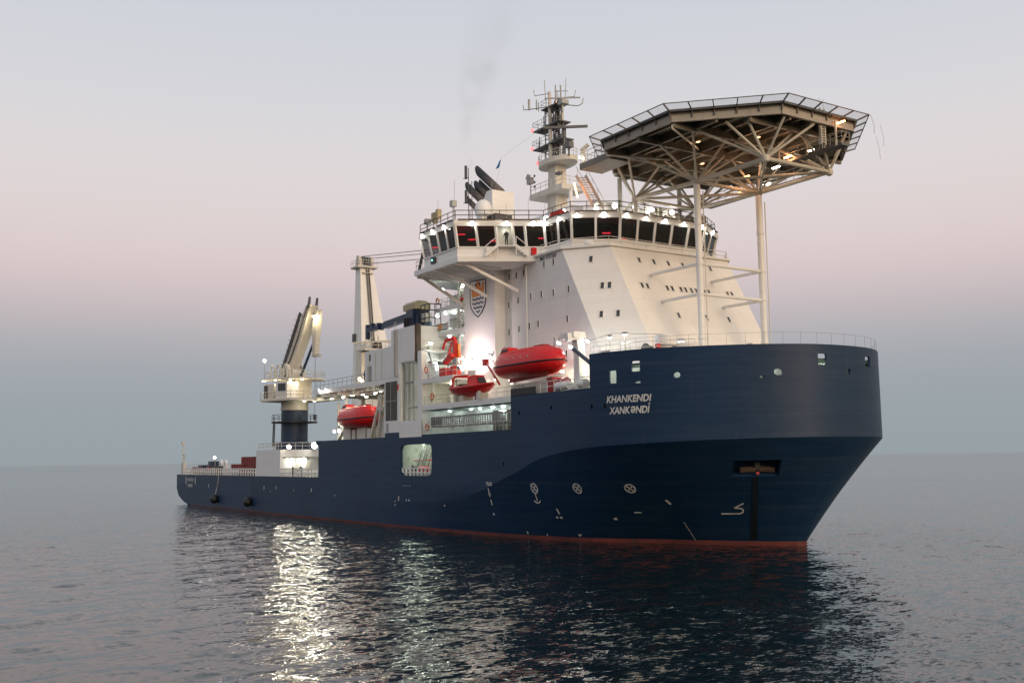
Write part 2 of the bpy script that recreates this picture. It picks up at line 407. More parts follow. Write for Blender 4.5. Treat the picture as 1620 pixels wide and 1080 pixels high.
def pnorm(s):
    a, b = plan(max(0, s-.05)), plan(min(SMAX, s+.05)); d = (b-a)/np.hypot(*(b-a)); return np.array([d[1], -d[0]])
def zboot(x): return .68+.0022*x
KZ = [(0, 3.6), (100, 3.8), (110, 4.1), (116, 4.7), (120, 5.6), (124, 6.8), (126.4, 7.45), (128.8, 8.3), (131, 8.83), (133.3, 9.17), (136.2, 9.48),
      (138.4, 9.62), (140.5, 9.73), (142.6, 9.81), (144.7, 9.9), (146.6, 9.98), (148.3, 10.06), (149.8, 10.1), (151.1, 10.14), (152.5, 10.18), (154.2, 10.2)]
WL = {0: (0, 16), 80: (80, 16), 100: (100, 15.75), 110: (109, 15.4), 116: (113, 15.0), 120: (116, 14.8), 124: (119.5, 14.5), 126.4: (121.5, 14.2), 128.8: (123.5, 13.9),
      131: (125.5, 13.5), 133.3: (127.5, 13.1), 136.2: (130, 12.4), 138.4: (132, 11.6), 140.5: (133.7, 10.7), 142.6: (135.4, 9.6), 144.7: (137.2, 8.4),
      146.6: (139, 7.1), 148.3: (141.2, 6.1), 149.8: (142.9, 5.0), 151.1: (144.5, 4.0), 152.5: (146.3, 2.7), 153.6: (147.6, 1.6), 154.1: (148.4, .65), 154.2: (148.7, 0)}
WX = sorted(WL)
def zkn(s):
    x = plan(s)[0]; return float(np.interp(x, [a for a, _ in KZ], [b for _, b in KZ]))
def wlp(s):
    ss = s if s <= SMID else SMAX-s; sg = -1 if s <= SMID else 1
    keys = [s_of_x(x) if x < 154.19 else SMID for x in WX]
    return np.array([np.interp(ss, keys, [WL[x][0] for x in WX]), sg*np.interp(ss, keys, [WL[x][1] for x in WX])])
STEPS = [(0, 6.45), (74.6, 11.58), (96.2, 12.1), (100.1, 11.5), (105.9, 11.65), (125.2, 15.02), (138.45, 18.1)]
def ztop(x):
    z = STEPS[0][1]
    for a, b in STEPS:
        if x >= a: z = b
    return z
HOLES = [  # (s0, s1, z0, z1, squareness, name)  openings in the starboard shell
    (100.3, 108.4, 6.82, 10.58, 9, 'side_opening'),
    (143.24, 144.07, 16.15, 17.1, 12, 'mooring_window'), (140.85, 141.65, 15.22, 16.4, 12, 'mooring_window'),
    (147.1, 147.7, 15.42, 15.9, 2.2, 'fairlead'), (143.55, 144.1, 15.1, 15.3, 3, 'fairlead'), (155.55, 156.3, 15.42, 15.98, 2.2, 'fairlead'),
    (154.35, 154.62, 15.2, 15.4, 2.2, 'fairlead'),
    (159.6, 160.5, 16.33, 17.3, 12, 'mooring_window'), (165.75, 166.75, 16.38, 17.3, 12, 'mooring_window'), (162.85, 163.45, 15.55, 16.07, 2.2, 'fairlead'),
    (138.48, 138.8, 13.05, 13.5, 2.2, 'port_hole'), (140.1, 140.45, 13.05, 13.5, 2.2, 'port_hole'), (132.15, 132.5, 13.3, 13.7, 2.2, 'port_hole'),
    (126.5, 126.85, 13.05, 13.45, 2.2, 'port_hole'), (123.55, 123.85, 7.95, 8.4, 2.2, 'port_hole'), (28.0-.0, 28.3, 2.0+2.0, 4.3, 2.2, 'port_hole'),
]
HOLES = HOLES[:-1]
def build_hull():
    m = MB(); boot = MB()
    s_lines = set(np.round(SS, 4)); z_lines = {3.6, 6.45, 9.0, 11.58, 12.1, 11.5, 11.65, 15.02, 18.1}
    for x, _ in STEPS[1:]:
        s_lines.add(round(x, 4)); s_lines.add(round(SMAX-x, 4))
    for x, _ in KZ:
        if x < 138: s_lines.add(float(x)); s_lines.add(round(SMAX-x, 4))
    for x in range(10, 100, 10): s_lines.add(float(x)); s_lines.add(round(SMAX-x, 4))
    for h in HOLES: s_lines.update((h[0], h[1])); z_lines.update((h[2], h[3]))
    s_lines.update((152.2, 156.35))
    s_lines = sorted(s_lines); z_lines = sorted(z_lines)
    sl = [s_lines[0]]
    for s in s_lines[1:]:
        if s-sl[-1] > .012: sl.append(s)
    pt = lambda s, z: (*plan(s), z)
    for a, b in zip(sl[:-1], sl[1:]):
        mid = (a+b)/2; xm = plan(mid)[0]; zt = ztop(xm); ka, kb = zkn(a), zkn(b)
        zz = [z for z in z_lines if z < zt-.005]+[zt]
        for z0, z1 in zip(zz[:-1], zz[1:]):
            if any(h[0]-1e-3 < mid < h[1]+1e-3 and h[2]-1e-3 < (z0+z1)/2 < h[3]+1e-3 for h in HOLES): continue
            a0, a1, b0, b1 = max(z0, ka), max(z1, ka), max(z0, kb), max(z1, kb)
            if a1-a0 < 1e-6 and b1-b0 < 1e-6: continue
            m.quad(pt(a, a0), pt(b, b0), pt(b, b1), pt(a, a1))
        wa, wb = wlp(a), wlp(b); za, zb = zboot(wa[0]), zboot(wb[0])
        A, B = V3(pt(a, ka)), V3(pt(b, kb)); C, D = V3((*wb, zb)), V3((*wa, za))
        TR = [0, .1025, .205, .28, .355, .5, .75, 1]
        for t0, t1 in zip(TR[:-1], TR[1:]):
            if 152.2 < mid < 156.35 and .2 < t0 < .3: continue      # the anchor pocket
            m.quad(A+(D-A)*t1, B+(C-B)*t1, B+(C-B)*t0, A+(D-A)*t0)
        if xm > 8.2:
            boot.quad((wa[0]-.6, wa[1]*.985, -2), (wb[0]-.6, wb[1]*.985, -2), C, D)
    # rounded hole corners and plate thickness
    for s0, s1, z0, z1, e, nm in HOLES:
        cs, cz, hs, hz = (s0+s1)/2, (z0+z1)/2, (s1-s0)/2, (z1-z0)/2
        K = 32; inner = []; outer = []
        for k in range(K):
            t = 2*math.pi*k/K; c, s = math.cos(t), math.sin(t)
            r = (abs(c)**e+abs(s)**e)**(-1/e); f = .985
            inner.append((cs+hs*c*r*f, cz+hz*s*r*f))
            q = 1/max(abs(c), abs(s)); outer.append((cs+hs*c*q, cz+hz*s*q))
        dpt = .35 if hs > .5 else .2
        def inn(p, d=0):
            nn = pnorm(p[0]); q = plan(p[0])-nn*d; return (q[0], q[1], p[1])
        for k in range(K):
            j = (k+1) % K
            m.quad(pt(*outer[k]), pt(*outer[j]), pt(*inner[j]), pt(*inner[k]))
            m.quad(pt(*inner[k]), pt(*inner[j]), inn(inner[j], dpt), inn(inner[k], dpt))
    # stern: counter curving up to the transom
    prof = [(0.0, 6.45), (0.25, 3.6), (1.3, 2.4), (3.2, 1.7), (5.6, 1.1), (8.2, .68)]
    for (x0, z0), (x1, z1) in zip(prof[:-1], prof[1:]): m.quad((x0, -16, z0), (x0, 16, z0), (x1, 16, z1), (x1, -16, z1))
    boot.quad((8.2, -16, .68), (8.2, 16, .68), (12, 16, -2), (12, -16, -2))
    # upright step faces where the shell changes height
    for (x, z), (_, zp) in zip(STEPS[1:], STEPS[:-1]):
        pass
    hull = m.build('hull', 'navy', ship); bo = boot.build('boot_topping', 'boot', hull)
    me = hull.data; bm = bmesh.new(); bm.from_mesh(me); bmesh.ops.remove_doubles(bm, verts=bm.verts, dist=.004)
    # cut the shell away under the counter
    kill = [f for f in bm.faces if f.calc_center_median().x+75 < 8.2 and abs(f.normal.y) > .9 and f.calc_center_median().z < 3.5]
    bmesh.ops.delete(bm, geom=kill, context='FACES')
    for sg in (-1, 1):
        vs = [bm.verts.new((x-75, sg*16, z)) for x, z in prof[1:]]
        a = bm.verts.new((8.2-75, sg*16, 3.6)); bm.faces.new(vs+[a] if sg < 0 else [a]+vs[::-1])
        q = [bm.verts.new(v) for v in ((8.2-75, sg*16, 3.6), (10-75, sg*16, 3.6), (10-75, sg*16, .70), (8.2-75, sg*16, .68))]; bm.faces.new(q)
    bmesh.ops.recalc_face_normals(bm, faces=bm.faces); bm.to_mesh(me); bm.free()
    me.polygons.foreach_set('use_smooth', [True]*len(me.polygons)); me.set_sharp_from_angle(angle=R(16))
    return hull
hull = build_hull()

# ------------------------------------------------------------------ decks and spaces inside the shell
m = MB()
m.prism([(0.2, -15.9), (75, -15.9), (75, 15.9), (0.2, 15.9)], 6.2, 6.36); P('main_deck', 'deck_green', m)
fore = [tuple(plan(s)-pnorm(s)*.25) for s in np.linspace(s_of_x(138.5), SMAX-s_of_x(138.5), 50)]
P('fore_deck', 'deck_green', MB().prism(fore, 16.75, 16.9))
P('mooring_deck', 'deck_green', MB().prism(fore, 14.55, 14.7))
# inner skin of the mooring deck seen through the bow openings
inr = [plan(s)-pnorm(s)*2.6 for s in np.linspace(s_of_x(136), SMAX-s_of_x(136), 40)]
m = MB()
for a, b in zip(inr[:-1], inr[1:]): m.quad((*a, 14.7), (*b, 14.7), (*b, 16.75), (*a, 16.75))
P('mooring_bulkhead', 'white_in', m)
m = MB().box(139.2, 139.35, -15.3, -8, 14.7, 16.75); P('mooring_end_wall', 'white_in', m)
for s, z, pw in ((143.6, 16.5, 40), (141.2, 16.3, 25), (147.4, 16.4, 25), (155.9, 16.4, 25), (160.0, 16.55, 60), (166.2, 16.55, 60), (163.1, 16.4, 30)):
    q = plan(s)-pnorm(s)*1.7; floodlight((*q, 16.7), ship, 'lamp_cool', .18, pw, color=(.9, 1, .9), off=.3)
# low work deck room behind the side opening
m = MB()
m.box(84, 112, -15.6, -9.2, 6.36, 6.5); P('room_floor', 'grey', m)
m = MB(); m.box(86, 112, -9.2, -9.0, 6.5, 11.3); m.box(85.8, 86, -15.6, -9, 6.5, 11.3); m.box(112, 112.2, -15.6, -9, 6.5, 11.3)
m.box(86, 112, -15.7, -9, 11.25, 11.4); P('room_wall', 'white_in', m)
room = P('stair_flight', 'grey', MB().stairs((96.2, -11.4, 6.5), (98.9, -11.4, 11.0), .9, (0, 1, 0)))
m = MB()
for k in range(9):
    x = 100.4+k*.98
    if x < 108.3: m.beam((x, -15.7, 6.5), (x, -15.7, 7.75), .2, .16)
for z in (7.25, 7.75): m.beam((100.3, -15.7, z), (108.3, -15.7, z), .16, .14)
P('guard_rail', 'white', m)
P('stair_flight', 'grey', MB().stairs((94.6, -10.0, 6.5), (97.4, -10.0, 11.0), .9, (0, 1, 0)))
rm = random.Random(9)
for k in range(9):
    x = 87.5+k*1.15; P('locker', rm.choice(('offwhite', 'grey', 'tan', 'dark_grey')), MB().box(x, x+rm.uniform(.4, .9), -9.75, -9.22, 6.5, 6.5+rm.uniform(.8, 2.2)))
for k in range(5): P('ceiling_pipe', 'grey', MB().tube((86, -15+k*1.2, 10.9), (100, -15+k*1.2, 10.9-.05*k), .09, n=6))
P('valve_pipe', 'boat_red', MB().tube((93.6, -10.6, 8.6), (98.4, -10.6, 8.7), .07))
m = MB(); m.box(89.2, 89.7, -9.26, -9.2, 8.6, 9.1); m.box(91.0, 91.9, -9.3, -9.2, 9.7, 10.3); m.box(92.5, 93.2, -9.28, -9.2, 6.6, 8.6); m.box(101.2, 101.7, -9.26, -9.2, 8.4, 9.0); m.box(102.6, 103.4, -9.3, -9.2, 9.6, 10.3); m.box(98.5, 99.4, -9.28, -9.2, 6.6, 8.7); P('wall_box', 'offwhite', m)
for x in (91.0, 95.6, 99.4, 103.6): floodlight((x, -12.4, 11.2), ship, 'lamp_cool', .34, 165, color=(.86, 1.0, .80), off=.5)
for x, y in ((100.6, -13.2), (102.2, -13.4)):
    t = tag(MB().lathe((x, y, 7.1), [(.42, 0), (.5, .25), (.46, .7), (.2, .85)], 10).build('mooring_buoy', 'boat_red', None), 'red buoy lying behind the hull side opening, %s of two' % ('aft' if x < 101 else 'forward'), 'buoy', 'red buoys in the side opening')

# ------------------------------------------------------------------ starboard alcoves between the side opening and the lifeboats
m = MB()
m.box(105.9, 125.2, -15.9, 14, 11.45, 11.6)
P('tween_deck', 'deck_green', m)
m = MB(); m.box(105.9, 125.25, -15.98, 14, 14.5, 15.06); slabB = P('boat_deck', 'white', m)
m = MB(); m.box(125.3, 139.0, -15.9, 14, 14.86, 15.0); P('lifeboat_deck', 'deck_green', m)
m = MB(); m.box(104.0, 113.3, -15.97, -8, 17.6, 18.15); slabA = P('upper_deck_edge', 'white', m)
m = MB(); m.box(104.93, 105.9, -15.99, -15.2, 11.4, 21.6); P('corner_post', 'white', m)
m = MB(); m.box(106, 125.2, -12.0, -11.8, 11.6, 14.5); m.box(125.2, 125.4, -15.9, -11, 11.6, 14.5); m.box(105.7, 105.9, -15.2, -9, 11.6, 17.6)
P('alcove_wall', 'white_in', m)
m = MB(); m.box(107.6, 107.9, -15.6, -15.3, 15.06, 17.6); m.box(112.6, 112.85, -15.5, -15.2, 15.06, 17.6); P('stanchion', 'white_in', m)
# doors in the boat deck wall
for x in (109.6, 111.6):
    d = P('door', 'black', MB().box(x, x+1.3, -11.50, -11.36, 15.1, 16.7))
    f = MB()
    for k in range(1, 3): f.box(x+k*.43-.02, x+k*.43+.02, -11.53, -11.5, 15.1, 16.7)
    P('door_bar', 'grey', f, d)
# stowed lattice gangway in the lower alcove
g = thing('gangway', 'long grey lattice gangway stowed lengthwise in the open alcove above the navy hull', 'gangway', (115, -15.2, 12.4))
x0, x1, y0, y1, z0, z1 = 107.4, 122.9, -15.5, -14.6, 12.45, 13.55
m = MB()
for y in (y0, y1):
    for z in (z0, z1): m.beam((x0, y, z), (x1, y, z), .12, .12)
m.build('side_chord', 'grey', g)
m = MB()
for k in range(32):
    a = x0+(x1-x0)*k/31
    for y in (y0, y1): m.beam((a, y, z0), (a, y, z1), .07, .07)
    m.beam((a, y0, z0), (a, y1, z0), .07, .07)
m.build('strut', 'grey', g)
m = MB()
for z in (12.7, 12.95, 13.2, 13.38): m.beam((x0, y0-.04, z), (x1, y0-.04, z), .05, .07)
m.build('handrail', 'mast_steel', g)
MB().box(x0, x0+.9, y0-.06, y1, z0, z1).build('end_frame', 'dark_grey', g)
MB().box(x0+.3, x1, y0+.1, y1-.1, z0-.02, z0+.08).build('walkway', 'dark_grey', g)
for k, x in enumerate((107.9, 112.8, 114.7, 117.4, 119.6, 121.6, 123.6)):
    floodlight((x, -13.3, 14.34), ship, 'lamp_cool', .26, 42, color=(.82, 1.0, .97), off=.5)
for x in (108.8, 113.9, 115.6, 118.6, 121.3):
    floodlight((x, -13.6, 17.55 if x < 113 else 17.3), ship, 'lamp_white', .26, 44 if x < 113 else 20, color=(1.0, .97, .66), off=.5)
MB_ = MB().box(106.2, 125.0, -14.9, -12.0, 14.38, 14.46); P('ceiling_tray', 'grey', MB_)
for x, mt, nm in ((118.4, 'grey', 'winch_drum'), (121.2, 'tan', 'crate_post')):
    P(nm, mt, MB().box(x, x+1.1, -13.9, -12.9, 11.6, 13.9))
m = MB().rail([(106.2, -15.7, 11.6), (124.8, -15.7, 11.6)], 1.0, .03, 1.5); P('alcove_rail', 'offwhite', m)
for a, b in ((106.2, 113.0), (120.8, 125.0)): P('boat_deck_rail', 'offwhite', MB().rail([(a, -15.75, 15.06), (b, -15.75, 15.06)], 1.0, .028, 1.5))

# ------------------------------------------------------------------ hangar, recovery bay, shelter deck
m = MB()
m.prism_y([(90.2, 18.95), (100.15, 18.95), (100.15, 20.6), (104.05, 20.6), (104.05, 24.85), (97.9, 24.85), (97.9, 22.9), (90.2, 22.9)], -16.0, -9.5)
hang = P('hangar', 'white', m)
m = MB(); m.box(104.06, 104.5, -15.9, -15.3, 20.4, 25.0); P('hangar_rail', 'rust', m, hang)
m = MB(); m.box(91.0, 92.2, -16.03, -15.99, 18.97, 20.9); P('hangar_door', 'grey', m, hang)
m = MB(); m.box(91.5, 91.9, -16.05, -16, 21.6, 22.4); P('hangar_vent', 'dark_grey', m, hang)
m = MB(); m.box(96.0, 100.12, -15.98, -9.5, 12.1, 18.94); P('ventilation_house', 'white', m)
g = P('louvre_grille', 'dark_grey', MB().box(96.35, 99.5, -16.03, -15.97, 13.62, 18.45))
for k in range(20):
    z = 13.75+k*.235
    P('louvre_slat', 'rust', MB().slab((96.4, -16.06, z), (99.45, -16.06, z), (99.45, -16.0, z+.17), (96.4, -16.0, z+.17), .02), g)
m = MB(); m.box(97.85, 97.95, -16.09, -16.04, 13.62, 18.45); m.box(96.35, 99.5, -16.09, -16.04, 15.95, 16.05); P('grille_mullion', 'grey', m, g)
m = MB(); m.box(99.6, 99.9, -16.05, -15.99, 17.3, 18.0); P('grille_box', 'boat_red', m, g)
m = MB(); m.box(96.5, 97.1, -16.02, -15.9, 12.2, 13.3); P('side_hatch', 'grey', m)
m = MB(); m.box(100.15, 105.9, -16.02, -15.9, 11.42, 13.4); P('bulwark_panel', 'white', m)
m = MB(); m.box(100.2, 105.7, -10.2, -10.0, 11.5, 20.6); m.box(100.15, 100.3, -15.9, -10, 11.5, 20.6); P('bay_wall', 'white_in', m)
for k in range(4):
    P('bay_door_panel', 'offwhite', MB().box(101.4+k*1.0, 102.3+k*1.0, -10.4, -10.2, 13.5, 17.9))
m = MB().beam((100.6, -15.4, 13.4), (100.6, -15.4, 20.5), .25, .25).beam((100.3, -15.3, 18.1), (105, -15.3, 18.1), .2, .25).beam((101.2, -15.3, 15), (105, -15.3, 15.0), .12, .18).tube((101.2, -14.6, 13.4), (101.2, -14.6, 20.5), .12).tube((103.9, -14.8, 18.1), (103.9, -14.8, 20.5), .1)
P('recovery_frame', 'grey', m)
P('bay_upper_box', 'white_in', MB().box(102.6, 105.5, -13.4, -10.2, 18.2, 20.0))
floodlight((104.6, -13.8, 14.6), ship, 'lamp_white', .55, 90, d=(0, -1, -.5), color=(1, 1, .92), off=.6)
floodlight((105.0, -13.6, 20.3), ship, 'lamp_cool', .3, 45, d=(0, -.6, -1), color=(.75, .95, 1), off=.5)
# shelter deck aft of the hangar
m = MB(); m.box(72.4, 96.0, -16.0, 15.9, 18.3, 18.93); sd = P('shelter_deck', 'white', m)
m = MB()
for k in range(16):
    x = 73.2+k*1.5; m.box(x, x+.18, -15.8, 15.5, 17.85, 18.3)
for y in (-14.5, -9, -3, 3): m.box(72.8, 96, y, y+.25, 17.7, 18.3)
P('deck_beam', 'grey', m, sd)
m = MB().rail([(73, -15.8, 18.93), (90.2, -15.8, 18.93)], 1.15, .035, 1.6); P('deck_rail', 'grey', m, sd)
m = MB()
for x in (74.4, 80.0, 88.0, 95.0):
    for y in (-9.0, 6.0): m.beam((x, y, 11.6), (x, y, 18.3), .45, .45)
P('deck_pillar', 'offwhite', m, sd)
m = MB(); m.box(84.5, 96, -6.2, -6, 11.6, 18.3); m.box(94.6, 94.8, -15.4, -6, 11.6, 18.3); P('deckhouse_wall', 'white_in', m)
m = MB(); m.box(73.0, 125.2, -15.95, 15.9, 11.4, 11.58); P('work_deck', 'deck_green', m)
m = MB(); m.box(73.55, 74.8, -16.03, -15.2, 10.95, 11.62); P('shell_overhang', 'navy', m)
m = MB(); m.quad((74.6, -16, 6.4), (74.6, 16, 6.4), (74.6, 16, 11.58), (74.6, -16, 11.58)); P('aft_bulkhead', 'white_in', m)
for k, (x, y) in enumerate(((76.5, -14.8), (79.0, -14.2), (82.0, -12), (84.0, -15.0), (86.3, -14.5), (88.5, -13.8), (90.5, -14.6), (92.6, -14.9), (94.0, -13.6), (81.5, -15.2))):
    floodlight((x, y, 17.6), ship, 'lamp_white' if k % 3 else 'lamp_warm', .24, 42, color=(1, .95, .75), off=.45)
for x in (75.4, 77.6): floodlight((x, -16.15, 18.7), ship, 'lamp_white', .3, 25, d=(.2, -.8, -1), off=.4)
for x, z in ((77.0, 12.9), (78.7, 12.9)): floodlight((x, -14.6, z), ship, 'lamp_white', .26, 60, d=(.4, -1, -.3), off=.4)
m = MB()
for x, h in ((75.2, 5.5), (76.4, 3.2), (78.0, 6.0), (80.6, 2.0), (92.6, 4.0), (93.6, 3.0)):
    m.beam((x, -13.2, 11.6), (x, -13.2, 11.6+h), .3, .3)
m.beam((75.2, -13.2, 15.4), (78, -13.2, 15.4), .25, .3); m.beam((75.2, -13.2, 13.5), (78, -13.2, 16.5), .15, .2); m.beam((76.2, -13.6, 11.8), (78.6, -13.6, 13.6), .5, .4); m.beam((78.4, -13.9, 11.7), (79.8, -13.6, 13.0), .45, .35)
P('deck_frame', 'offwhite', m)
m = MB(); m.box(81.0, 83.4, -15.0, -13.2, 11.6, 13.1); m.box(84.4, 85.2, -15.2, -14, 11.6, 12.9); m.box(86.0, 88.6, -15.2, -13.6, 11.6, 13.2); m.box(89.3, 90.4, -15.3, -14.2, 11.6, 12.9); P('boat_cradle', 'offwhite', m)
m = MB().beam((91.2, -15.6, 11.7), (94.2, -15.6, 17.0), .3, .35).beam((93.2, -15.6, 11.7), (94.6, -15.6, 16.8), .25, .3).beam((92.2, -14.6, 11.7), (94.6, -14.6, 17), .3, .35)
m.tube((92.9, -15.2, 15.2), (94.6, -15.2, 15.2), .5, n=10).box(93, 94.5, -15.3, -14.3, 11.6, 14.3); P('davit', 'offwhite', m)
m = MB().box(87.2, 89.6, -12.0, -11.5, 14.6, 17.5).box(85.3, 86.5, -12, -11.5, 12, 16); P('equipment_locker', 'tan', m)

# ------------------------------------------------------------------ after deck: crane foundation, rails
m = MB(); m.box(47.3, 58.5, -15.75, -7.0, 6.36, 10.6)
found = P('crane_foundation', 'white', m)
m = MB().rail([(47.6, -15.5, 10.6), (58.2, -15.5, 10.6), (58.2, -7.3, 10.6)], 1.1, .04, 1.2); P('foundation_rail', 'offwhite', m, found)
m = MB()
for x in (49.2, 50.6): m.path([(x, -13.5, 10.6), (x, -13.5, 11.6), (x+.35, -13.5, 11.95), (x+.7, -13.5, 11.6), (x+.7, -13.5, 11.2)], .16)
P('gooseneck_vent', 'white', m, found)
m = MB()
for x, y in ((58.52, -13.2), (58.52, -11.6)): m.box(x, x+.06, y, y+.9, 6.6, 8.6)
P('foundation_door', 'offwhite', m, found)
m = MB(); m.box(58.5, 59.8, -15.3, -8.5, 9.3, 9.5); P('foundation_ledge', 'offwhite', m, found)
def heavy_rail(x0, x1):
    m = MB(); k = max(2, round((x1-x0)/1.25))
    for i in range(k+1): x = x0+(x1-x0)*i/k; m.beam((x, -15.75, 6.4), (x, -15.75, 7.65), .22, .14)
    for z in (7.02, 7.62): m.beam((x0, -15.75, z), (x1, -15.75, z), .12, .16)
    P('bulwark_rail', 'white', m)
heavy_rail(4.2, 47.2); heavy_rail(58.6, 63.4); heavy_rail(64.6, 74.4)
for x, y, z, d in ((59.2, -14.6, 11.0, (.8, -.6, -.15)), (59.2, -10.4, 11.2, (.8, -.6, -.15))):
    floodlight((x, y, z), ship, 'lamp_big', .42, 850, d=d, color=(1, .90, .66), off=.7, spot=120)
for y in (-13.9, -11.9): floodlight((58.65, y, 8.9), ship, 'lamp_white', .4, 60, d=(1, -.3, -.5), color=(1, .98, .9), off=.5)
for x in (72.6, 73.8): floodlight((x, -14.6, 8.9), ship, 'lamp_white', .3, 50, d=(-.4, -1, -.3), off=.5)

# ------------------------------------------------------------------ superstructure
RK = .55                                    # rake of the raked front, metres aft per metre up
def fx(z): return 137.3-RK*(z-20.6)
def cx(z): return 133.37-RK*(z-20.6)
m = MB(); rings = []
for z in (15.0, 30.2):
    f, c = fx(z), cx(z)
    rings.append([(106.5, -11.3, z), (c, -11.3, z), (f, -8.05, z), (f, 8.55, z), (c, 11.8, z), (106.5, 11.8, z)])
m.loft(rings); sup = P('superstructure', 'white', m)
P('funnel_casing', 'white', MB().box(110.3, 117.05, -12.65, -11.2, 15.06, 29.8), sup)
# rounded brow over the front
m = MB().rail([(124.5, -11.5, 30.25), (127.9, -11.4, 30.25), (131.9, -8.1, 30.25), (131.9, 8.6, 30.25), (128, 11.9, 30.25)], 1.0, .035, 1.7); P('walkway_rail', 'offwhite', m, sup)
m = MB(); m.prism([(117, -11.6), (128.2, -11.6), (132.3, -8.2), (132.3, 8.7), (128.2, 12.1), (117, 12.1)], 30.2, 30.42); P('walkway', 'white', m, sup)
P('drain_pipe', 'white', MB().tube((121.6, -11.42, 18), (121.6, -11.42, 29.6), .09), sup)
def window(c, ux, uz, nrm, wd, ht):
    """a recessed looking port: frame ring proud of the wall, dark pane inside, small eyebrow"""
    c, ux, uz, nrm = map(V3, (c, ux, uz, nrm)); e = .07
    fr = MB()
    for a, b, ww, hh in ((0, ht/2, wd+2*e, e), (0, -ht/2, wd+2*e, e), (wd/2, 0, e, ht), (-wd/2, 0, e, ht)):
        p = c+ux*a+uz*b
        q = [p+ux*i*ww/2+uz*j*hh/2 for i, j in ((-1, -1), (1, -1), (1, 1), (-1, 1))]
        fr.slab(*[x+nrm*.06 for x in q], .08)
    fo = fr.build('window', 'white', sup)
    q = [c+ux*i*wd/2+uz*j*ht/2+nrm*.02 for i, j in ((-1, -1), (1, -1), (1, 1), (-1, 1))]
    MB().slab(*q, .03).build('window_pane', 'port_glass', sup)
for x, z in ((124.87, 29.2), (126.6, 29.16), (128.86, 22.85), (121.93, 22.9), (123.6, 22.95), (128.6, 19.3), (122.3, 26.1), (124.3, 26.05), (126.5, 25.9), (129.2, 25.9),
             (119.5, 28.85), (121.0, 28.85), (118.06, 28.9), (117.9, 25.75), (117.9, 22.7), (119.8, 26.0), (118.4, 20.3), (119.9, 22.8)):
    window((x, -11.3, z), (1, 0, 0), (0, 0, 1), (0, -1, 0), .36, .74)
sl = math.hypot(1, RK); uf = (-RK/sl, 0, 1/sl); nf = (1/sl, 0, RK/sl)
for y, z in ((-4.85, 28.9), (-2.85, 28.9), (-.85, 28.9), (1.2, 28.9), (3.2, 28.9), (5.2, 28.9), (-5.95, 25.9), (-5.25, 25.9), (-2.58, 25.9), (-1.9, 25.9), (-.7, 25.9), (-.03, 25.9),
             (.77, 25.9), (1.46, 25.9), (2.6, 25.9), (3.27, 25.9), (6.05, 25.95), (6.7, 25.95), (-2.66, 22.85), (1.2, 22.85), (4.37, 22.85)):
    window((fx(z), y, z), (0, 1, 0), uf, nf, .38, .72)
cd = V3((137.3-133.37, 3.25, 0)); cd /= np.linalg.norm(cd)
cu = V3((-RK, 0, 1)); cn = np.cross(cd, cu); cn /= np.linalg.norm(cn); cu = np.cross(cn, cd)
for x, y, z in ((130.81, -9.64, 28.85), (132.52, -9.59, 25.86), (133.06, -9.12, 25.86), (133.25, -10.38, 22.81), (134.54, -9.3, 22.81)):
    a = (y+11.3)/3.25; window((cx(z)+(fx(z)-cx(z))*a, -11.3+3.25*a, z), cd, cu, cn, .42, .78)
# identification number painted on the side
def text_mesh(txt, size, shear=0., bold=.0):
    cu_ = bpy.data.curves.new('t', 'FONT'); cu_.body = txt; cu_.size = size; cu_.shear = shear; cu_.offset = bold; cu_.resolution_u = 3
    o = bpy.data.objects.new('t', cu_); col.objects.link(o); dg = bpy.context.evaluated_depsgraph_get()
    me = bpy.data.meshes.new_from_object(o.evaluated_get(dg)); bpy.data.objects.remove(o)
    vs = [(v.co.x, v.co.y) for v in me.vertices]; fs = [tuple(p.vertices) for p in me.polygons]
    return vs, fs
vs, fs = text_mesh('IMO 9757369', .62, 0, .012)
wdt = max(v[0] for v in vs)
P('ship_number', 'crest_blue', MB().add([(124.1+x*3.0/wdt, -11.325, 29.62+y) for x, y in vs], fs), sup)
# crest: shield, crown, waves
paint('crest_white', (.84, .83, .80), .5, .03)
cr = P('crest', 'crest_white', MB().prism_y([(111.75, 29.2), (115.2, 29.0), (115.2, 26.6), (114.9, 25.9), (114.3, 25.3), (113.5, 24.85), (112.7, 25.3), (112.0, 26.0), (111.75, 26.7)], -12.68, -12.66), sup)
out = [(111.75, 29.2), (115.2, 29.0), (115.2, 26.6), (114.9, 25.9), (114.3, 25.3), (113.5, 24.85), (112.7, 25.3), (112.0, 26.0), (111.75, 26.7)]
m = MB()
for a, b in zip(out, out[1:]+out[:1]): m.beam((a[0], -12.69, a[1]), (b[0], -12.69, b[1]), .05, .11 if a[0] < 114.8 else .17)
P('crest_border', 'crest_blue', m, sup)
crown = [(112.2, 27.25), (114.75, 27.35), (114.95, 28.75), (114.55, 28.75), (114.35, 28.2), (114.15, 28.25), (113.85, 28.95), (113.25, 28.95), (112.95, 28.25), (112.7, 28.2), (112.45, 28.7), (112.05, 28.6)]
P('crest_crown', 'crest_orange', MB().prism_y(crown, -12.71, -12.69), sup)
m = MB()
for j, (z, hw) in enumerate(((26.95, 1.2), (26.45, 1.2), (25.95, .95), (25.5, .3))):
    q = [(113.5-hw+2*hw*i/12, z+.09*math.sin(i*1.6)) for i in range(13)] if j < 3 else [(113.1, z+.1), (113.5, z-.12), (113.9, z+.1)]
    for a, b in zip(q[:-1], q[1:]): m.beam((a[0], -12.70, a[1]), (b[0], -12.70, b[1]), .03, .15)
for x in (113.1, 113.95): m.lathe((x, -12.70, 28.62), [(.12, -.12), (.12, .12)], 8)
P('crest_wave', 'crest_blue', m, sup)

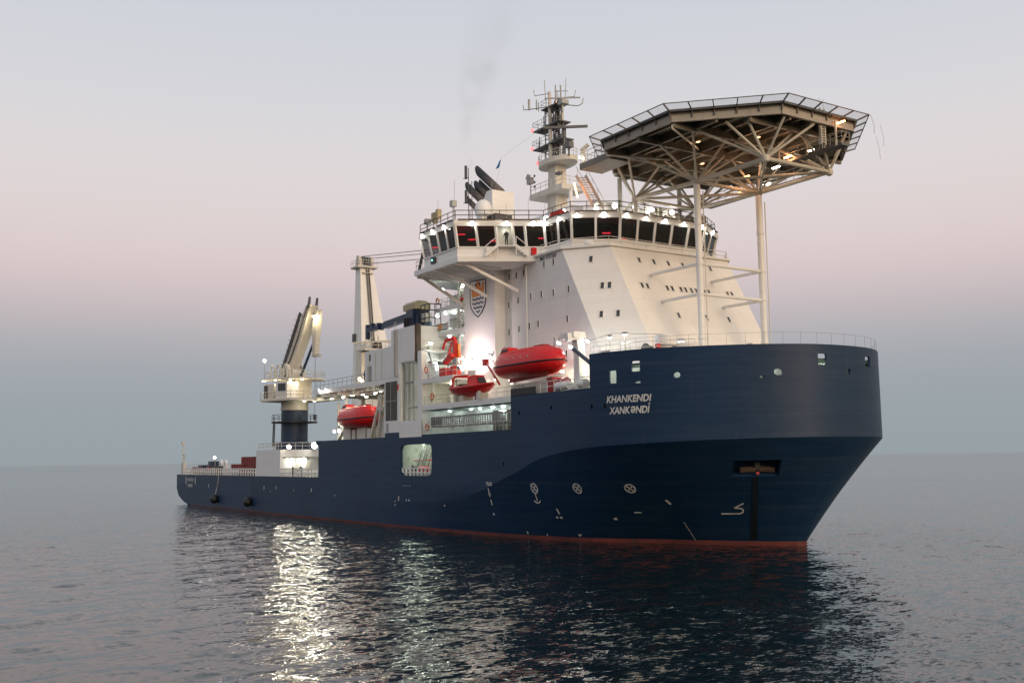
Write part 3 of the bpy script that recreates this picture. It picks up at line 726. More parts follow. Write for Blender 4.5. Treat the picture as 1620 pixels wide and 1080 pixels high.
# after end of the superstructure: open decks with stairs and lamps
m = MB(); m.box(99.5, 106.5, -8.5, 11, 18.9, 29.5); P('after_house', 'white_in', m)
for x0, z in ((103.2, 26.6), (100.9, 23.6), (104.2, 20.8)):
    d = P('after_deck', 'white', MB().box(x0, 110.3, -12.65, -8.4, z-.05, z+.5))
    P('after_deck_rail', 'offwhite', MB().rail([(110.2, -12.5, z+.5), (x0+.1, -12.5, z+.5), (x0+.1, -8.6, z+.5)], 1.1, .035, 1.5), d)
    P('pillar', 'offwhite', MB().beam((108.2, -12.2, z-2.6), (108.2, -12.2, z), .16, .16), d)
    for x in (x0+2.2, 107.6, 109.3): floodlight((x, -11.2, z-.1), ship, 'lamp_cool', .27, 60, color=(.85, 1.0, .84), off=.5)
P('banner', 'mark_white', MB().slab((101.6, -12.72, 24.2), (106.6, -12.72, 24.2), (106.6, -12.72, 25.15), (101.6, -12.72, 25.15), .03))
m = MB()
for z in (24.32, 24.95): m.box(101.9, 106.2, -12.76, -12.74, z, z+.06)
P('banner_line', 'crest_blue', m)
P('banner_emblem', 'crest_orange', MB().prism_y([(104.3, 25.1), (105.0, 25.1), (105.0, 24.6), (104.65, 24.3), (104.3, 24.6)], -12.78, -12.75))
m = MB().stairs((107.3, -11.8, 27.1), (109.4, -11.8, 30.0), .9, (0, 1, 0)); P('stair', 'offwhite', m)
m = MB().stairs((107.0, -11.8, 24.1), (109.6, -11.8, 26.6), .9, (0, 1, 0)); P('stair', 'offwhite', m)
m = MB().stairs((107.2, -15.0, 18.15), (105.0, -15.0, 21.6), .9, (0, 1, 0)); P('stair', 'white', m)
m = MB().stairs((104.6, -14.6, 21.7), (101.2, -13.2, 24.9), .8, (.4, .9, 0)); P('stair', 'offwhite', m)
m = MB().box(103.3, 105.9, -15.6, -12.4, 21.5, 21.7); m2 = P('stair_landing', 'white', m)
P('landing_rail', 'offwhite', MB().rail([(103.4, -15.5, 21.7), (104.4, -15.5, 21.7)], 1.05, .03, 1).rail([(105.8, -15.5, 21.7), (105.8, -12.5, 21.7)], 1.05, .03, 1), m2)
P('upper_deck_rail', 'offwhite', MB().rail([(108.2, -15.8, 18.15), (113.1, -15.8, 18.15), (113.1, -12.8, 18.15)], 1.1, .03, 1.4))
for x, y, z, p in ((114.1, -13.0, 20.9, 2600), (112.2, -13.0, 20.0, 300), (116.3, -12.95, 20.1, 300)):
    if p > 1000:
        h = floodlight((x, -15.6, 18.9), ship, 'lamp_white', .2, 0, d=(0, 1, .5))
        lamp_light(h, (x, -15.5, 19.3), p*.36, (1, .80, .84), .12, spot=((-.02, 1, .62), 120))
    else: floodlight((x, y, z), ship, 'lamp_white', .26, 30, d=(0, -.5, -1), color=(1, .95, .95), off=.4)
for x, y, z in ((109.4, -12.9, 19.4), (110.6, -12.7, 19.7), (111.1, -13.4, 19.2)): floodlight((x, y, z), ship, 'lamp_cool', .34, 22, d=(.6, -1, -.2), color=(.9, 1, 1), off=.4)

# small deck gear, pipe runs and extra lamps between the hangar and the funnel casing
rm = random.Random(21)
for k in range(26):
    lv = rm.choice(((105.9, 113.0, -12.6, 18.15), (103.4, 110.0, -9.4, 27.1), (101.2, 110.0, -9.4, 24.1), (104.4, 110.0, -9.4, 21.3), (106.4, 113, -12.2, 15.06)))
    x = rm.uniform(lv[0], lv[1]); q = rm.uniform(.25, .7); h_ = rm.uniform(.5, 1.7)
    P('deck_locker', rm.choice(('offwhite', 'grey', 'white_in', 'boat_red', 'dark_grey', 'tan', 'white')), MB().box(x, x+q, lv[2]-rm.uniform(.3, .8), lv[2], lv[3], lv[3]+h_))
for k in range(9):
    x = 102.5+k*.9; P('pipe_run', 'offwhite', MB().tube((x, -8.62, 18.9), (x, -8.62, 29.4), rm.uniform(.05, .12), n=6))
for z in (20.4, 23.3, 26.3, 29.2): P('cable_tray', 'grey', MB().box(100, 110.2, -8.9, -8.6, z, z+.12))
for x, y, z in ((104.6, -12.3, 29.4), (106.8, -11.0, 29.3), (109.0, -12.0, 29.3), (102.4, -11.9, 26.4), (105.2, -12.3, 26.4), (103.0, -12.3, 23.4), (106.4, -12.4, 23.4), (108.6, -12.4, 20.6), (105.4, -12.3, 20.6), (106.2, -14.9, 22.5)):
    floodlight((x, y, z), ship, rm.choice(('lamp_cool', 'lamp_white')), .24, 26, d=(.2, -.5, -1), color=(.86, 1, .85), off=.4)
for x in (91.5, 93.4, 95.2): P('hangar_pipe', 'offwhite', MB().tube((x, -16.06, 19.0), (x, -16.06, 22.6), .05, n=5), hang)
P('hangar_ladder', 'offwhite', MB().stairs((99.2, -16.1, 19.0), (99.2, -16.1, 24.8), .45, (1, 0, 0), 22), hang)

# ------------------------------------------------------------------ bridge with wings
def off_poly(poly, d):
    """inset an open starboard half outline by d (towards the centre line / aft)"""
    return poly
SB = [(111.4, -18.5), (118.9, -18.5), (123.6, -10.1), (128.0, -9.9), (130.6, -5.6)]     # sill line, starboard half
RB = [(111.1, -19.0), (119.2, -19.05), (123.95, -10.6), (128.5, -10.35), (131.25, -5.9)]  # roof edge line
mir = lambda q: [(x, -y+.4) for x, y in q[::-1]]
SILL = SB+mir(SB); ROOF = RB+mir(RB)
ZS, ZH, ZR = 31.35, 33.62, 34.25
bridge = P('bridge', 'white', MB().prism([(x, y) for x, y in SILL]+[(100.5, 11.5), (100.5, -11.1)], 30.25, ZS))
slabp = [(109.3, -18.7), (119.3, -18.7), (123.4, -11.4), (123.4, 11.8), (119.3, 19.1), (109.3, 19.1), (107.9, 12), (107.9, -11.6)]
P('wing_floor', 'white', MB().prism(slabp, 29.75, 30.3), bridge)
m = MB()      # stiffeners under the wing
for k in range(9): x = 109.2+k*1.15; m.box(x, x+.12, -18.3, -12.7, 29.5, 29.75)
P('wing_stiffener', 'white', m, bridge)
rp = ROOF+[(104, 12.3), (104, -11.9)]
P('bridge_roof', 'white', MB().prism(rp, 33.95, ZR), bridge)
m = MB()
edge = []
for (a, b), (c, d) in zip(zip(SILL[:-1], SILL[1:]), zip(ROOF[:-1], ROOF[1:])):
    a, b, c, d = [V3((*q, 0)) for q in (a, b, c, d)]
    t = (ZH-ZS)/(34.0-ZS); h0, h1 = a+(c-a)*t, b+(d-b)*t
    z = lambda p, zz: (p[0], p[1], zz)
    m.slab(z(c, 33.97), z(d, 33.97), z(h1, ZH), z(h0, ZH), .12)
P('fascia', 'white', m, bridge)
pane_n = [4, 5, 2, 2, 5, 2, 2, 5, 4]
def lerp3(a, b, t): return a+(b-a)*t
for i, k in enumerate(pane_n):
    if i > 6: continue
    a, b = V3((*SILL[i], ZS)), V3((*SILL[i+1], ZS)); c, d = V3((*ROOF[i], 34.0)), V3((*ROOF[i+1], 34.0))
    t = (ZH+.02-ZS)/(34.0-ZS); c, d = lerp3(a, c, t), lerp3(b, d, t)
    nrm = np.cross(b-a, c-a); nrm /= np.linalg.norm(nrm)
    cuts = [j/k for j in range(k+1)]
    if i == 1: cuts = [0, .235, .455, .645, .78, 1.0]
    wd = np.linalg.norm(b-a); mw = .20/wd
    for j in range(k):
        u0, u1 = cuts[j]+mw/2, cuts[j+1]-mw/2
        q = [lerp3(a, b, u0), lerp3(a, b, u1), lerp3(c, d, u1), lerp3(c, d, u0)]
        if i == 1 and j == 2:   # the wing door stands open into a lit lobby
            P('door_lobby', 'white_in', MB().slab(*[p-nrm*1.5 for p in q], .05), bridge)
            P('lobby_side', 'white_in', MB().slab(q[0], q[0]-nrm*1.5, q[3]-nrm*1.5, q[3], .05).slab(q[1]-nrm*1.5, q[1], q[2], q[2]-nrm*1.5, .05), bridge)
            continue
        P('window_pane', 'bridge_glass', MB().slab(*[p-nrm*.08 for p in q], .03), bridge)
    for j in range(k+1):
        u = cuts[j]; p, q = lerp3(a, b, u), lerp3(c, d, u); P('window_post', 'white', MB().beam(p-nrm*.05, q-nrm*.05, .24, .24), bridge)
    # sill ledge
    P('sill', 'white', MB().beam(a+V3((0, 0, .04)), b+V3((0, 0, .04)), .16, .12), bridge)
# room behind the glass: dark, with red night lights
P('bridge_lining', 'dark_grey', MB().prism([(112, -15.5), (117.5, -15.5), (121, -7.5), (126, -7.2), (127.6, -4), (127.6, 4.4), (126, 7.6), (112, 7.6)], 30.4, 33.9), bridge)
def strip(p, d, ln, mt='lamp_red', w=.12):
    p, d = V3(p), V3(d); P('night_light', mt, MB().beam(p-d*ln/2, p+d*ln/2, w, .14), bridge)
# the strips hang between glass and lining
for (x, y, z) in ((117.5, -17.2, 33.2), (118.2, -16.2, 32.6), (117.4, -17.3, 31.75), (119.6, -14.2, 32.4), (122.2, -9.6, 32.7), (112.6, -17.6, 32.6), (129.3, -6.3, 32.25), (129.1, -4.0, 31.9)):
    strip((x, y, z), (.55, .83, 0), .9)
strip((122.4, -9.2, 31.75), (.55, .83, 0), .8, 'lamp_yellow')
# fascia lamps
def along(i, t, zz, o):
    a, b = V3((*ROOF[i], 0)), V3((*ROOF[i+1], 0)); d = (b-a)/np.linalg.norm(b-a); nn = V3((d[1], -d[0], 0)); p = a+(b-a)*t+nn*o; p[2] = zz; return p, nn
for i, ts in ((0, (.12, .42, .74)), (1, (.2, .58, .88)), (2, (.05, .6)), (3, (.12, .66)), (4, (.06, .28, .50, .72, .95)), (5, (.5,))):
    for t in ts:
        p, nn = along(i, t, 33.86, .02)
        floodlight(p, bridge, 'lamp_white', .30, 26, d=nn*1.0+V3((0, 0, -.9)), off=.35)
# door landing and steps in front of the wing door
a, b = V3((*SILL[1], 30.3)), V3((*SILL[2], 30.3)); dd = (b-a)/np.linalg.norm(b-a); nn = V3((dd[1], -dd[0], 0)); cdoor = a+(b-a)*.55
m = MB()
q = [cdoor+dd*i*1.0+nn*j for i, j in ((-1, .0), (1, .0), (1, .95), (-1, .95))]
m.prism([tuple(p[:2]) for p in q], 31.3, 31.42); P('landing', 'white', m, bridge)
for sgn in (-1, 1):
    m = MB()
    m.beam(cdoor+dd*sgn*1.0+nn*.9+V3((0, 0, 1.1)), cdoor+dd*sgn*2.3+nn*.9, .08, .3); m.beam(cdoor+dd*sgn*1.0+nn*.15+V3((0, 0, 1.1)), cdoor+dd*sgn*2.3+nn*.15, .08, .3)
    for k in range(4): p = cdoor+dd*sgn*(1.15+.3*k)+V3((0, 0, .9-.25*k)); m.beam(p+nn*.1, p+nn*.9, .25, .05)
    m.tube(cdoor+dd*sgn*1.0+nn*.9+V3((0, 0, 2.1)), cdoor+dd*sgn*2.3+nn*.9+V3((0, 0, 1.0)), .04); m.tube(cdoor+dd*sgn*1.0+nn*.9+V3((0, 0, 1.1)), cdoor+dd*sgn*1.0+nn*.9+V3((0, 0, 2.1)), .04)
    m.tube(cdoor+dd*sgn*1.0+nn*.9, cdoor+dd*sgn*1.0+nn*.9+V3((0, 0, 1.1)), .06)
    P('door_steps', 'white', m, bridge)
lamp_light(bridge, cdoor-nn*.8+V3((0, 0, 3.0)), 9, (1, .95, .85), .1)
m = MB(); m.box(113.3, 114.3, -18.72, -18.6, 30.45, 31.15); P('side_light_box', 'black', m, bridge)
P('side_light', 'lamp_green', MB().box(113.6, 113.75, -18.78, -18.73, 30.75, 30.92), bridge)
m = MB(); m.box(120.0, 120.9, -16.0, -15.3, 30.35, 31.2); P('wing_locker', 'white', m, bridge)
m = MB().beam((118.6, -17.6, 29.8), (119.9, -11.35, 27.0), .3, .3); P('wing_brace', 'white', m, bridge)
m = MB().beam((114.0, -17.8, 29.8), (115.6, -12.7, 26.9), .3, .3); P('wing_brace', 'white', m, bridge)
m = MB().beam((109.5, -18.0, 29.8), (110.25, -12.6, 26.6), .3, .3); P('wing_brace', 'offwhite', m, bridge)
m = MB().rail([(108.2, -12.2, 30.3), (109.4, -18.5, 30.3), (111.2, -18.6, 30.3)], 1.1, .03, 1.5); P('wing_rail', 'offwhite', m, bridge)
m = MB().beam((109.9, -18.4, 30.3), (111.3, -18.55, 32.4), .3, .12); P('wing_screen', 'dark_grey', m, bridge)
# roof rail, dark top edge, antennas
rr = [(x*1.0-.25, y*.985, ZR) for x, y in ROOF]
P('roof_rail', 'rust', MB().rail(rr, 1.15, .045, 1.7), bridge)
m = MB()
for i in range(len(ROOF)-1):
    a, b = V3((*ROOF[i], ZR+.05)), V3((*ROOF[i+1], ZR+.05)); k = max(1, int(np.linalg.norm(b-a)/4))
    for j in range(k): m.beam(lerp3(a, b, (j+.08)/k), lerp3(a, b, (j+.92)/k), .3, .1)
P('roof_coaming', 'rust', m, bridge)
P('roof_house', 'white', MB().box(104, 124, -7, 7.2, ZR, 36.4), bridge)
P('life_raft_box', 'boat_red', MB().box(124.4, 126.2, -10.1, -9.4, ZR+.05, ZR+.75), bridge)
P('fire_box', 'boat_red', MB().box(122.9, 123.2, -11.62, -11.1, 30.5, 31.3), bridge)
m = MB(); m.lathe((130.1, -9.2, 30.45), [(.62, 0), (.6, .25), (.45, .48), (.2, .6), (.02, .62)], 14); P('deck_ventilator', 'white', m, bridge)
for (x, y, z, d) in ((124.9, -8.6, 35.3, (.6, -.6, -.4)), (127.6, -6.6, 35.5, (.8, -.5, -.3)), (129.2, -5.0, 35.4, (.7, -.6, -.3)), (122.4, -9.2, 34.9, (.5, -.8, -.3)), (130.4, -3.2, 35.2, (.8, -.5, -.2)), (130.6, -1.0, 35.1, (.8, -.5, -.2)), (130.9, 1.6, 35.1, (.8, -.5, -.2))):
    floodlight((x, y, z), bridge, 'lamp_white', .26, 40, d=d, off=.4)
    P('lamp_stand', 'mast_steel', MB().tube((x, y, ZR), (x, y, z), .05), bridge)
# clutter on the wing roof: searchlight, antenna, whips
m = MB().tube((112.0, -18.4, ZR), (112.0, -18.4, 35.4), .07).box(111.7, 112.3, -18.7, -18.1, 35.3, 35.9); P('searchlight', 'mast_steel', m, bridge)
P('searchlight_head', 'tan', MB().box(112.9, 113.6, -18.4, -17.9, 35.3, 36.4).box(113.9, 114.4, -18.4, -17.9, 35.5, 36.6).tube((113.6, -18.1, ZR), (113.6, -18.1, 35.6), .06), bridge)
m = MB().tube((116.0, -17.3, ZR), (116.0, -17.3, 36.8), .09).box(115.7, 116.3, -17.6, -17.0, 36.6, 37.3); P('antenna_box', 'mast_steel', m, bridge)
m = MB()
for x, y, h in ((113.4, -17.8, 3.6), (115.4, -16.8, 5.6), (119.6, -12.6, 2.6), (122.2, -9.2, 3.6), (123.3, -8.2, 3.4), (121.0, -10.6, 3.1), (117.3, -13, 5.6)): m.tube((x, y, ZR), (x, y, ZR+h), .025, n=4)
P('whip_antenna', 'mast_steel', m, bridge)
m = MB().tube((117.0, -15.9, ZR), (117.0, -15.9, 41.0), .05, n=5).tube((117.4, -15.7, ZR), (117.4, -15.7, 39.4), .05, n=5)
for z in (37.0, 39.8): m.tube((116.7, -16.05, z), (116.7, -16.05, z+1.5), .16); m.tube((116.4, -16.2, z+.1), (117.1, -15.9, z+.1), .04)
P('signal_post', 'dark_grey', m, bridge)
dome = P('radome', 'white', MB().lathe((110.2, -9.8, 37.9), [(.4, -1.0), (.42, -.3), (.98, -.1), (1.08, .35), (1.04, .85), (.8, 1.4), (.42, 1.72), (.02, 1.82)], 18), bridge, True)
P('radome_stand', 'offwhite', MB().box(109.7, 110.7, -10.3, -9.3, ZR, 37.2), bridge)
P('roof_machinery', 'dark_grey', MB().box(109.6, 111.6, -9.0, -6.6, ZR, 37.9), bridge)
# funnel on the bridge roof
fun = P('funnel', 'white', MB().prism_y([(106.6, 36), (110.4, 36), (110.4, 41.1), (109.2, 41.1), (106.6, 38.2)], -8.7, -5.5))
for tx, py, tz, r, ln in ((103.3, -6.4, 46.2, .52, 7.4), (103.9, -6.4, 44.2, .30, 5.4), (104.2, -7.2, 43.9, .46, 5.2), (103.4, -8.0, 43.8, .46, 5.6), (104.1, -8.5, 41.8, .34, 3.6)):
    m = MB(); n = 18; d = V3((-.80, 0, .60)); b_ = V3((.60, 0, .80)); a_ = V3((0, 1, 0))
    tip = V3((tx, py, tz)); end = tip-b_*r-d*1.5*r; b = tip-b_*r-d*ln; rings = []      # the lip is cut back under its upper edge
    for t in (0, .5, .8, 1):
        ring = []
        for k in range(n):
            ang = 2*math.pi*k/n; p = b+(end-b)*t+a_*r*math.cos(ang)+b_*r*math.sin(ang)
            if t == 1: p = p+d*1.5*r*math.sin(ang)
            ring.append(p)
        rings.append(ring)
    m.loft(rings); P('exhaust_pipe', 'exhaust', m, fun, True)

# ------------------------------------------------------------------ radar mast
mast = P('radar_mast', 'offwhite', MB().loft([[(110.8, -1.0, ZR), (112.9, -1.0, ZR), (112.9, 1.0, ZR), (110.8, 1.0, ZR)], [(111.2, -.8, 45), (112.7, -.8, 45), (112.7, .8, 45), (111.2, .8, 45)]]))
P('mast_platform', 'offwhite', MB().box(108.2, 115.2, -1.7, 1.9, 41.1, 41.75), mast)
P('platform_rail', 'offwhite', MB().rail([(108.3, -1.6, 41.75), (115.1, -1.6, 41.75), (115.1, 1.8, 41.75)], 1.05, .04, 1.2), mast)
el = [(112.0+3.4*math.cos(t)*(1 if math.cos(t) > 0 else .9), 0+1.9*math.sin(t)) for t in np.linspace(0, 2*math.pi, 25)[:-1]]
P('mast_platform', 'offwhite', MB().prism(el, 44.9, 45.5), mast)
P('platform_rail', 'offwhite', MB().rail([(x, y, 45.5) for x, y in el[12:]+el[:3]], .9, .03, 1.0), mast)
P('mast_pole', 'offwhite', MB().tube((111.5, -.6, 45), (111.3, -.5, 54.6), .30, .2, 8), mast)
P('mast_pole', 'offwhite', MB().tube((112.9, .5, 45), (112.6, .4, 53.4), .22, .15, 8), mast)
m = MB()
for x, y in ((110.4, -.6), (110.4, .7), (112.0, .9), (113.2, -.4)): m.tube((x, y, 45.5), (x, y, 52.6), .09, n=6)
m.stairs((112.2, -.2, 45.5), (112.2, .0, 53), .45, (0, 1, 0), 26); P('mast_lattice', 'mast_dark', m, mast)
for z, x0, x1, y0, y1 in ((47.7, 108.0, 114.4, -.95, .9), (50.1, 108.1, 113.8, -.95, .9), (52.5, 109.8, 113.6, -.8, .8)):
    P('mast_platform', 'mast_dark', MB().box(x0, x1, y0, y1, z, z+.14), mast)
    P('platform_rail', 'mast_steel', MB().rail([(x1-2.6, y0, z+.2), (x0, y0, z+.2), (x0, y1, z+.2)], 1.0, .03, .9), mast)
    m = MB().tube((x0+.3, 0, z), (111.2, -.4, z-1.3), .08).tube((x1-.3, 0, z), (112.6, .3, z-1.3), .08); P('platform_strut', 'mast_steel', m, mast)
for x, z in ((109.0, 45.6), (107.85, 47.8), (107.95, 50.2)): P('mast_light', 'nav_red', MB().box(x, x+.2, -1.1, -.9, z, z+.42), mast)
P('mast_light', 'lamp_orange', MB().box(112.2, 112.4, -.3, -.1, 52.8, 53.0), mast)
P('radar_scanner', 'mast_dark', MB().beam((113.3, -3.0, 48.9), (116.4, 1.5, 49.0), .3, .28).tube((114.4, -.6, 47.8), (114.4, -.6, 48.9), .25).tube((114.4, -.6, 45.5), (114.4, -.6, 47.8), .16), mast)
P('radar_scanner', 'mast_steel', MB().beam((112.6, -2.2, 53.0), (115.2, 1.4, 53.0), .16, .14).tube((113.9, -.4, 51.2), (113.9, -.4, 53.0), .12).box(113.4, 114.4, -.8, .2, 52.2, 52.7), mast)
P('yard', 'mast_steel', MB().tube((108.4, -1.9, 52.9), (113.2, .3, 52.5), .07).tube((113.2, .3, 52.5), (114.4, 1.6, 52.2), .07).path([(108.4, -1.9, 52.9), (107.8, -2.1, 53.0), (107.7, -2.1, 53.7)], .06).path([(114.4, 1.6, 52.2), (114.9, 1.9, 52.4), (115.0, 2.0, 53.1)], .06).tube((108.6, -1.8, 52.8), (108.6, -1.8, 54.2), .15).tube((109.4, -1.2, 52.7), (109.4, -1.2, 54.0), .09), mast)
P('yard', 'mast_steel', MB().path([(111.3, -.5, 54.4), (109.6, -1.6, 54.4), (109.5, -1.7, 55.2)], .05).path([(112.6, .4, 53.6), (114.0, 1.4, 53.5), (114.1, 1.5, 54.3)], .05).tube((111.8, -.1, 54.6), (113.2, 1.0, 54.4), .05), mast)
P('whip_antenna', 'mast_steel', MB().tube((110.9, -.8, 53.4), (110.8, -.9, 56.2), .05, n=5).tube((113.0, .7, 53.2), (113.1, .8, 56.0), .05, n=5).tube((111.9, 0, 53), (111.9, 0, 55.4), .09, n=6).tube((112.6, .3, 53), (112.6, .3, 55.2), .11, n=6), mast)
rm = random.Random(5); m = MB()
for k in range(46):
    x, y, z = rm.choice((110.4, 111.3, 112.0, 112.7, 113.1))+rm.uniform(-.2, .1), rm.uniform(-.8, .6), rm.uniform(45.6, 52.6); q = rm.uniform(.10, .26)
    m.box(x, x+q, y, y+q, z, z+rm.uniform(.2, .9))
for k in range(12):
    x, z = rm.uniform(109.2, 114.0), rm.choice((47.8, 50.2, 52.6)); m.tube((x, -.8, z), (x, -.8, z+rm.uniform(.7, 1.6)), .05, n=5)
for k in range(8): z = 45.8+k*.95; m.tube((110.4, -.6, z), (113.2, -.4, z+.9*(-1)**k), .05, n=4).tube((110.4, .7, z), (112.0, .9, z+.5), .05, n=4)
P('mast_equipment', 'mast_dark', m, mast)['kind'] = 'stuff'
P('signal_lamp', 'mast_steel', MB().tube((108.4, -1.6, 41.7), (108.4, -1.6, 43.4), .06).box(107.9, 108.8, -1.9, -1.4, 43.2, 44.0).tube((107.9, -1.8, 43.9), (108.3, -1.8, 44.4), .25), mast)
P('camera_pod', 'mast_dark', MB().tube((115.3, -.6, 45.3), (115.3, -.6, 46.4), .12).box(115.0, 115.9, -1.0, -.3, 46.2, 46.9), mast)
P('gooseneck_pipe', 'white', MB().path([(116.0, -1.0, ZR), (116.0, -1.0, 40.6), (116.2, -.9, 41.0), (116.7, -.6, 41.15), (117.2, -.3, 41.0), (117.3, -.2, 40.6)], .24, 8), mast)
P('platform_lamp', 'mast_dark', MB().box(113.9, 114.9, -1.75, -1.3, 43.0, 43.3), mast)
m = MB()
for z in (44.0, 43.2, 42.6): m.lathe((109.4, -1.7, z), [(.02, -.2), (.17, 0), (.02, .2)], 8)
P('signal_shape', 'mast_dark', m, mast)
fl = tag(MB().loft([[(109.3, -6.6, 45.4), (109.1, -6.7, 45.3)], [(109.2, -6.7, 44.9), (108.85, -6.85, 44.75)], [(109.1, -6.8, 44.4), (108.6, -7.0, 44.3)]], closed=False).build('flag', 'flag_blue'), 'small blue flag on a halyard left of the radar mast', 'flag')
fl.modifiers.new('thickness', 'SOLIDIFY').thickness = .02
P('halyard', 'mast_steel', MB().tube((108.2, -7.6, 38.0), (109.3, -6.6, 45.6), .015, n=3).tube((109.3, -6.6, 45.6), (110.9, -.9, 50.3), .012, n=3), mast)

# ------------------------------------------------------------------ helideck
HC = V3((140.65, .2, 0)); heli = P('helideck', 'helideck_under', MB().prism([tuple((HC[:2]+11.7/math.cos(R(22.5))*V3((math.cos(R(22.5+45*k)), math.sin(R(22.5+45*k)))))) for k in range(8)], 39.3, 39.62))
def oc(ap, k, z): p = HC[:2]+ap/math.cos(R(22.5))*V3((math.cos(R(22.5+45*k)), math.sin(R(22.5+45*k)))); return V3((*p, z))
for k in range(8):
    paint('edge_brown', (.40, .365, .31), .55, .15, .6, streak=.3, streak_c=(.2, .12, .07)) if k == 0 else None
    P('edge_girder', 'edge_brown', MB().beam(oc(11.62, k, 39.0), oc(11.62, k+1, 39.0), .28, .62), heli)
    P('edge_gutter', 'mast_dark', MB().beam(oc(11.9, k, 39.66), oc(11.9, k+1, 39.66), .35, .2), heli)
    a, b = oc(11.85, k, 39.62), oc(11.85, k+1, 39.62); c, d = oc(13.1, k, 40.0), oc(13.1, k+1, 40.0)
    n = 5
    for j in range(n):
        t0, t1 = j/n, (j+1)/n
        fr = MB().beam(lerp3(a, b, t0), lerp3(c, d, t0), .10, .12).beam(lerp3(c, d, t0), lerp3(c, d, t1), .07, .07).beam(lerp3(a, b, t0)-V3((0, 0, .6)), lerp3(a, b, t0), .12, .1)
        f = P('net_frame', 'net_frame', fr, heli)
        q = [lerp3(a, b, t0+.01), lerp3(a, b, t1-.01), lerp3(c, d, t1-.01), lerp3(c, d, t0+.01)]
        P('safety_net', 'net', MB().quad(*q), heli)
# grillage under the deck
for y in np.arange(-10.5, 10.6, 1.75):
    hw = min(11.5, 16.55-abs(y)-.15) if abs(y) > 4.85 else 11.5
    big = abs(abs(y)-3.5) < .3 or abs(abs(y)-8.75) < .3
    P('deck_girder', 'helideck_under', MB().box(HC[0]-hw, HC[0]+hw, HC[1]+y-.12, HC[1]+y+.12, 38.45 if big else 38.85, 39.3), heli)
for x in (-9.6, -4.8, 0, 4.8, 9.6):
    hw = min(11.5, 16.5-abs(x)-.15) if abs(x) > 4.85 else 11.5
    P('cross_girder', 'helideck_under', MB().box(HC[0]+x-.14, HC[0]+x+.14, HC[1]-hw, HC[1]+hw, 38.3, 39.28), heli)
# space frame: bottom nodes, chords and fans of struts
ZN = 35.4; NX = (131.4, 140.7, 149.7); NY = (-4.0, 4.6)
nodes = {(i, j): V3((NX[i], NY[j], ZN+(.35 if i == 0 else 0))) for i in range(3) for j in range(2)}
for nd in nodes.values(): P('truss_node', 'beige_steel', MB().lathe(nd, [(.02, -.42), (.3, -.3), (.4, 0), (.3, .3), (.02, .42)], 10), heli, True)
for a, b, r in (((0, 0), (1, 0), .24), ((1, 0), (2, 0), .24), ((0, 1), (1, 1), .22), ((1, 1), (2, 1), .22), ((0, 0), (0, 1), .18), ((1, 0), (1, 1), .2), ((2, 0), (2, 1), .2), ((0, 0), (1, 1), .15), ((1, 0), (2, 1), .15), ((1, 1), (2, 0), .15), ((0, 1), (1, 0), .15)):
    P('truss_chord', 'beige_steel', MB().tube(nodes[a], nodes[b], r, n=8), heli)
for (i, j), nd in nodes.items():
    sy = -1 if j == 0 else 1
    tg = [(-4.4, sy*4.5), (4.4, sy*4.5), (0, sy*4.9), (-4.4, 0), (4.4, 0), (-4.2, -sy*3.9), (4.2, -sy*3.9), (0, -sy*3.9)]
    for dx, dy in tg:
        p = nd+V3((dx, dy, 0)); p[2] = 38.6
        lim = 11.4; q = p-HC
        q[:2] = np.clip(q[:2], -lim, lim); ex = abs(q[0])+abs(q[1])-15.6
        if ex > 0: q[:2] -= np.sign(q[:2])*ex/2
        p = HC+q; p[2] = 38.6
        if np.linalg.norm(p[:2]-nd[:2]) < .8: continue
        P('truss_strut', 'beige_steel', MB().tube(nd, p, .125, n=7), heli)
for i in (0, 1):
    P('edge_pipe', 'beige_steel', MB().path([oc(11.4, 4+i*0+0, 38.9)*0+V3(oc(11.5, 5+i, 38.5)), V3(oc(11.5, 5+i, 38.2)), V3((HC[0]-2+4*i, -5.5, 37.9))], .1, 6), heli)
posts = []
for j in range(2):
    nd = nodes[(1, j)]; pm = P('support_post', 'white', MB().tube((nd[0], nd[1], 16.9), (nd[0], nd[1], 34.9), .33, .33, 14).tube((nd[0], nd[1], 34.9), tuple(nd), .33, .26, 14), heli, True)
    for z in (20.0, 24.3, 27.25, 31.2): P('post_collar', 'white', MB().tube((nd[0], nd[1], z-.12), (nd[0], nd[1], z+.12), .39, n=14), heli)
    for z in (27.25, 24.27): P('post_brace', 'white', MB().tube((nd[0], nd[1], z), (fx(z)-.05, nd[1]-.15, z), .16, n=8), heli)
    P('drain_pipe', 'offwhite', MB().tube((nd[0]+.5, nd[1]+.3, 18), (nd[0]+.5, nd[1]+.3, 34.4), .06, n=5), heli)
for z in (27.25, 24.27): P('post_brace', 'white', MB().tube((140.7, -4, z), (140.7, 4.6, z), .17, n=8), heli)
for x, y in ((128.9, -4.0), (128.9, 4.6), (131.4, -4.0), (131.4, 4.6)): P('aft_column', 'beige_steel', MB().tube((x, y, ZR), (x, y, 38.6 if x < 130 else ZN), .24, n=8), heli)
for y in (-4.0, 4.6): P('aft_brace', 'beige_steel', MB().tube((128.9, y, 34.6), (131.4, y, 35.7), .15, n=6).tube((128.9, y, 35.0), (131.4, -y+.6, 35.7), .13, n=6), heli)
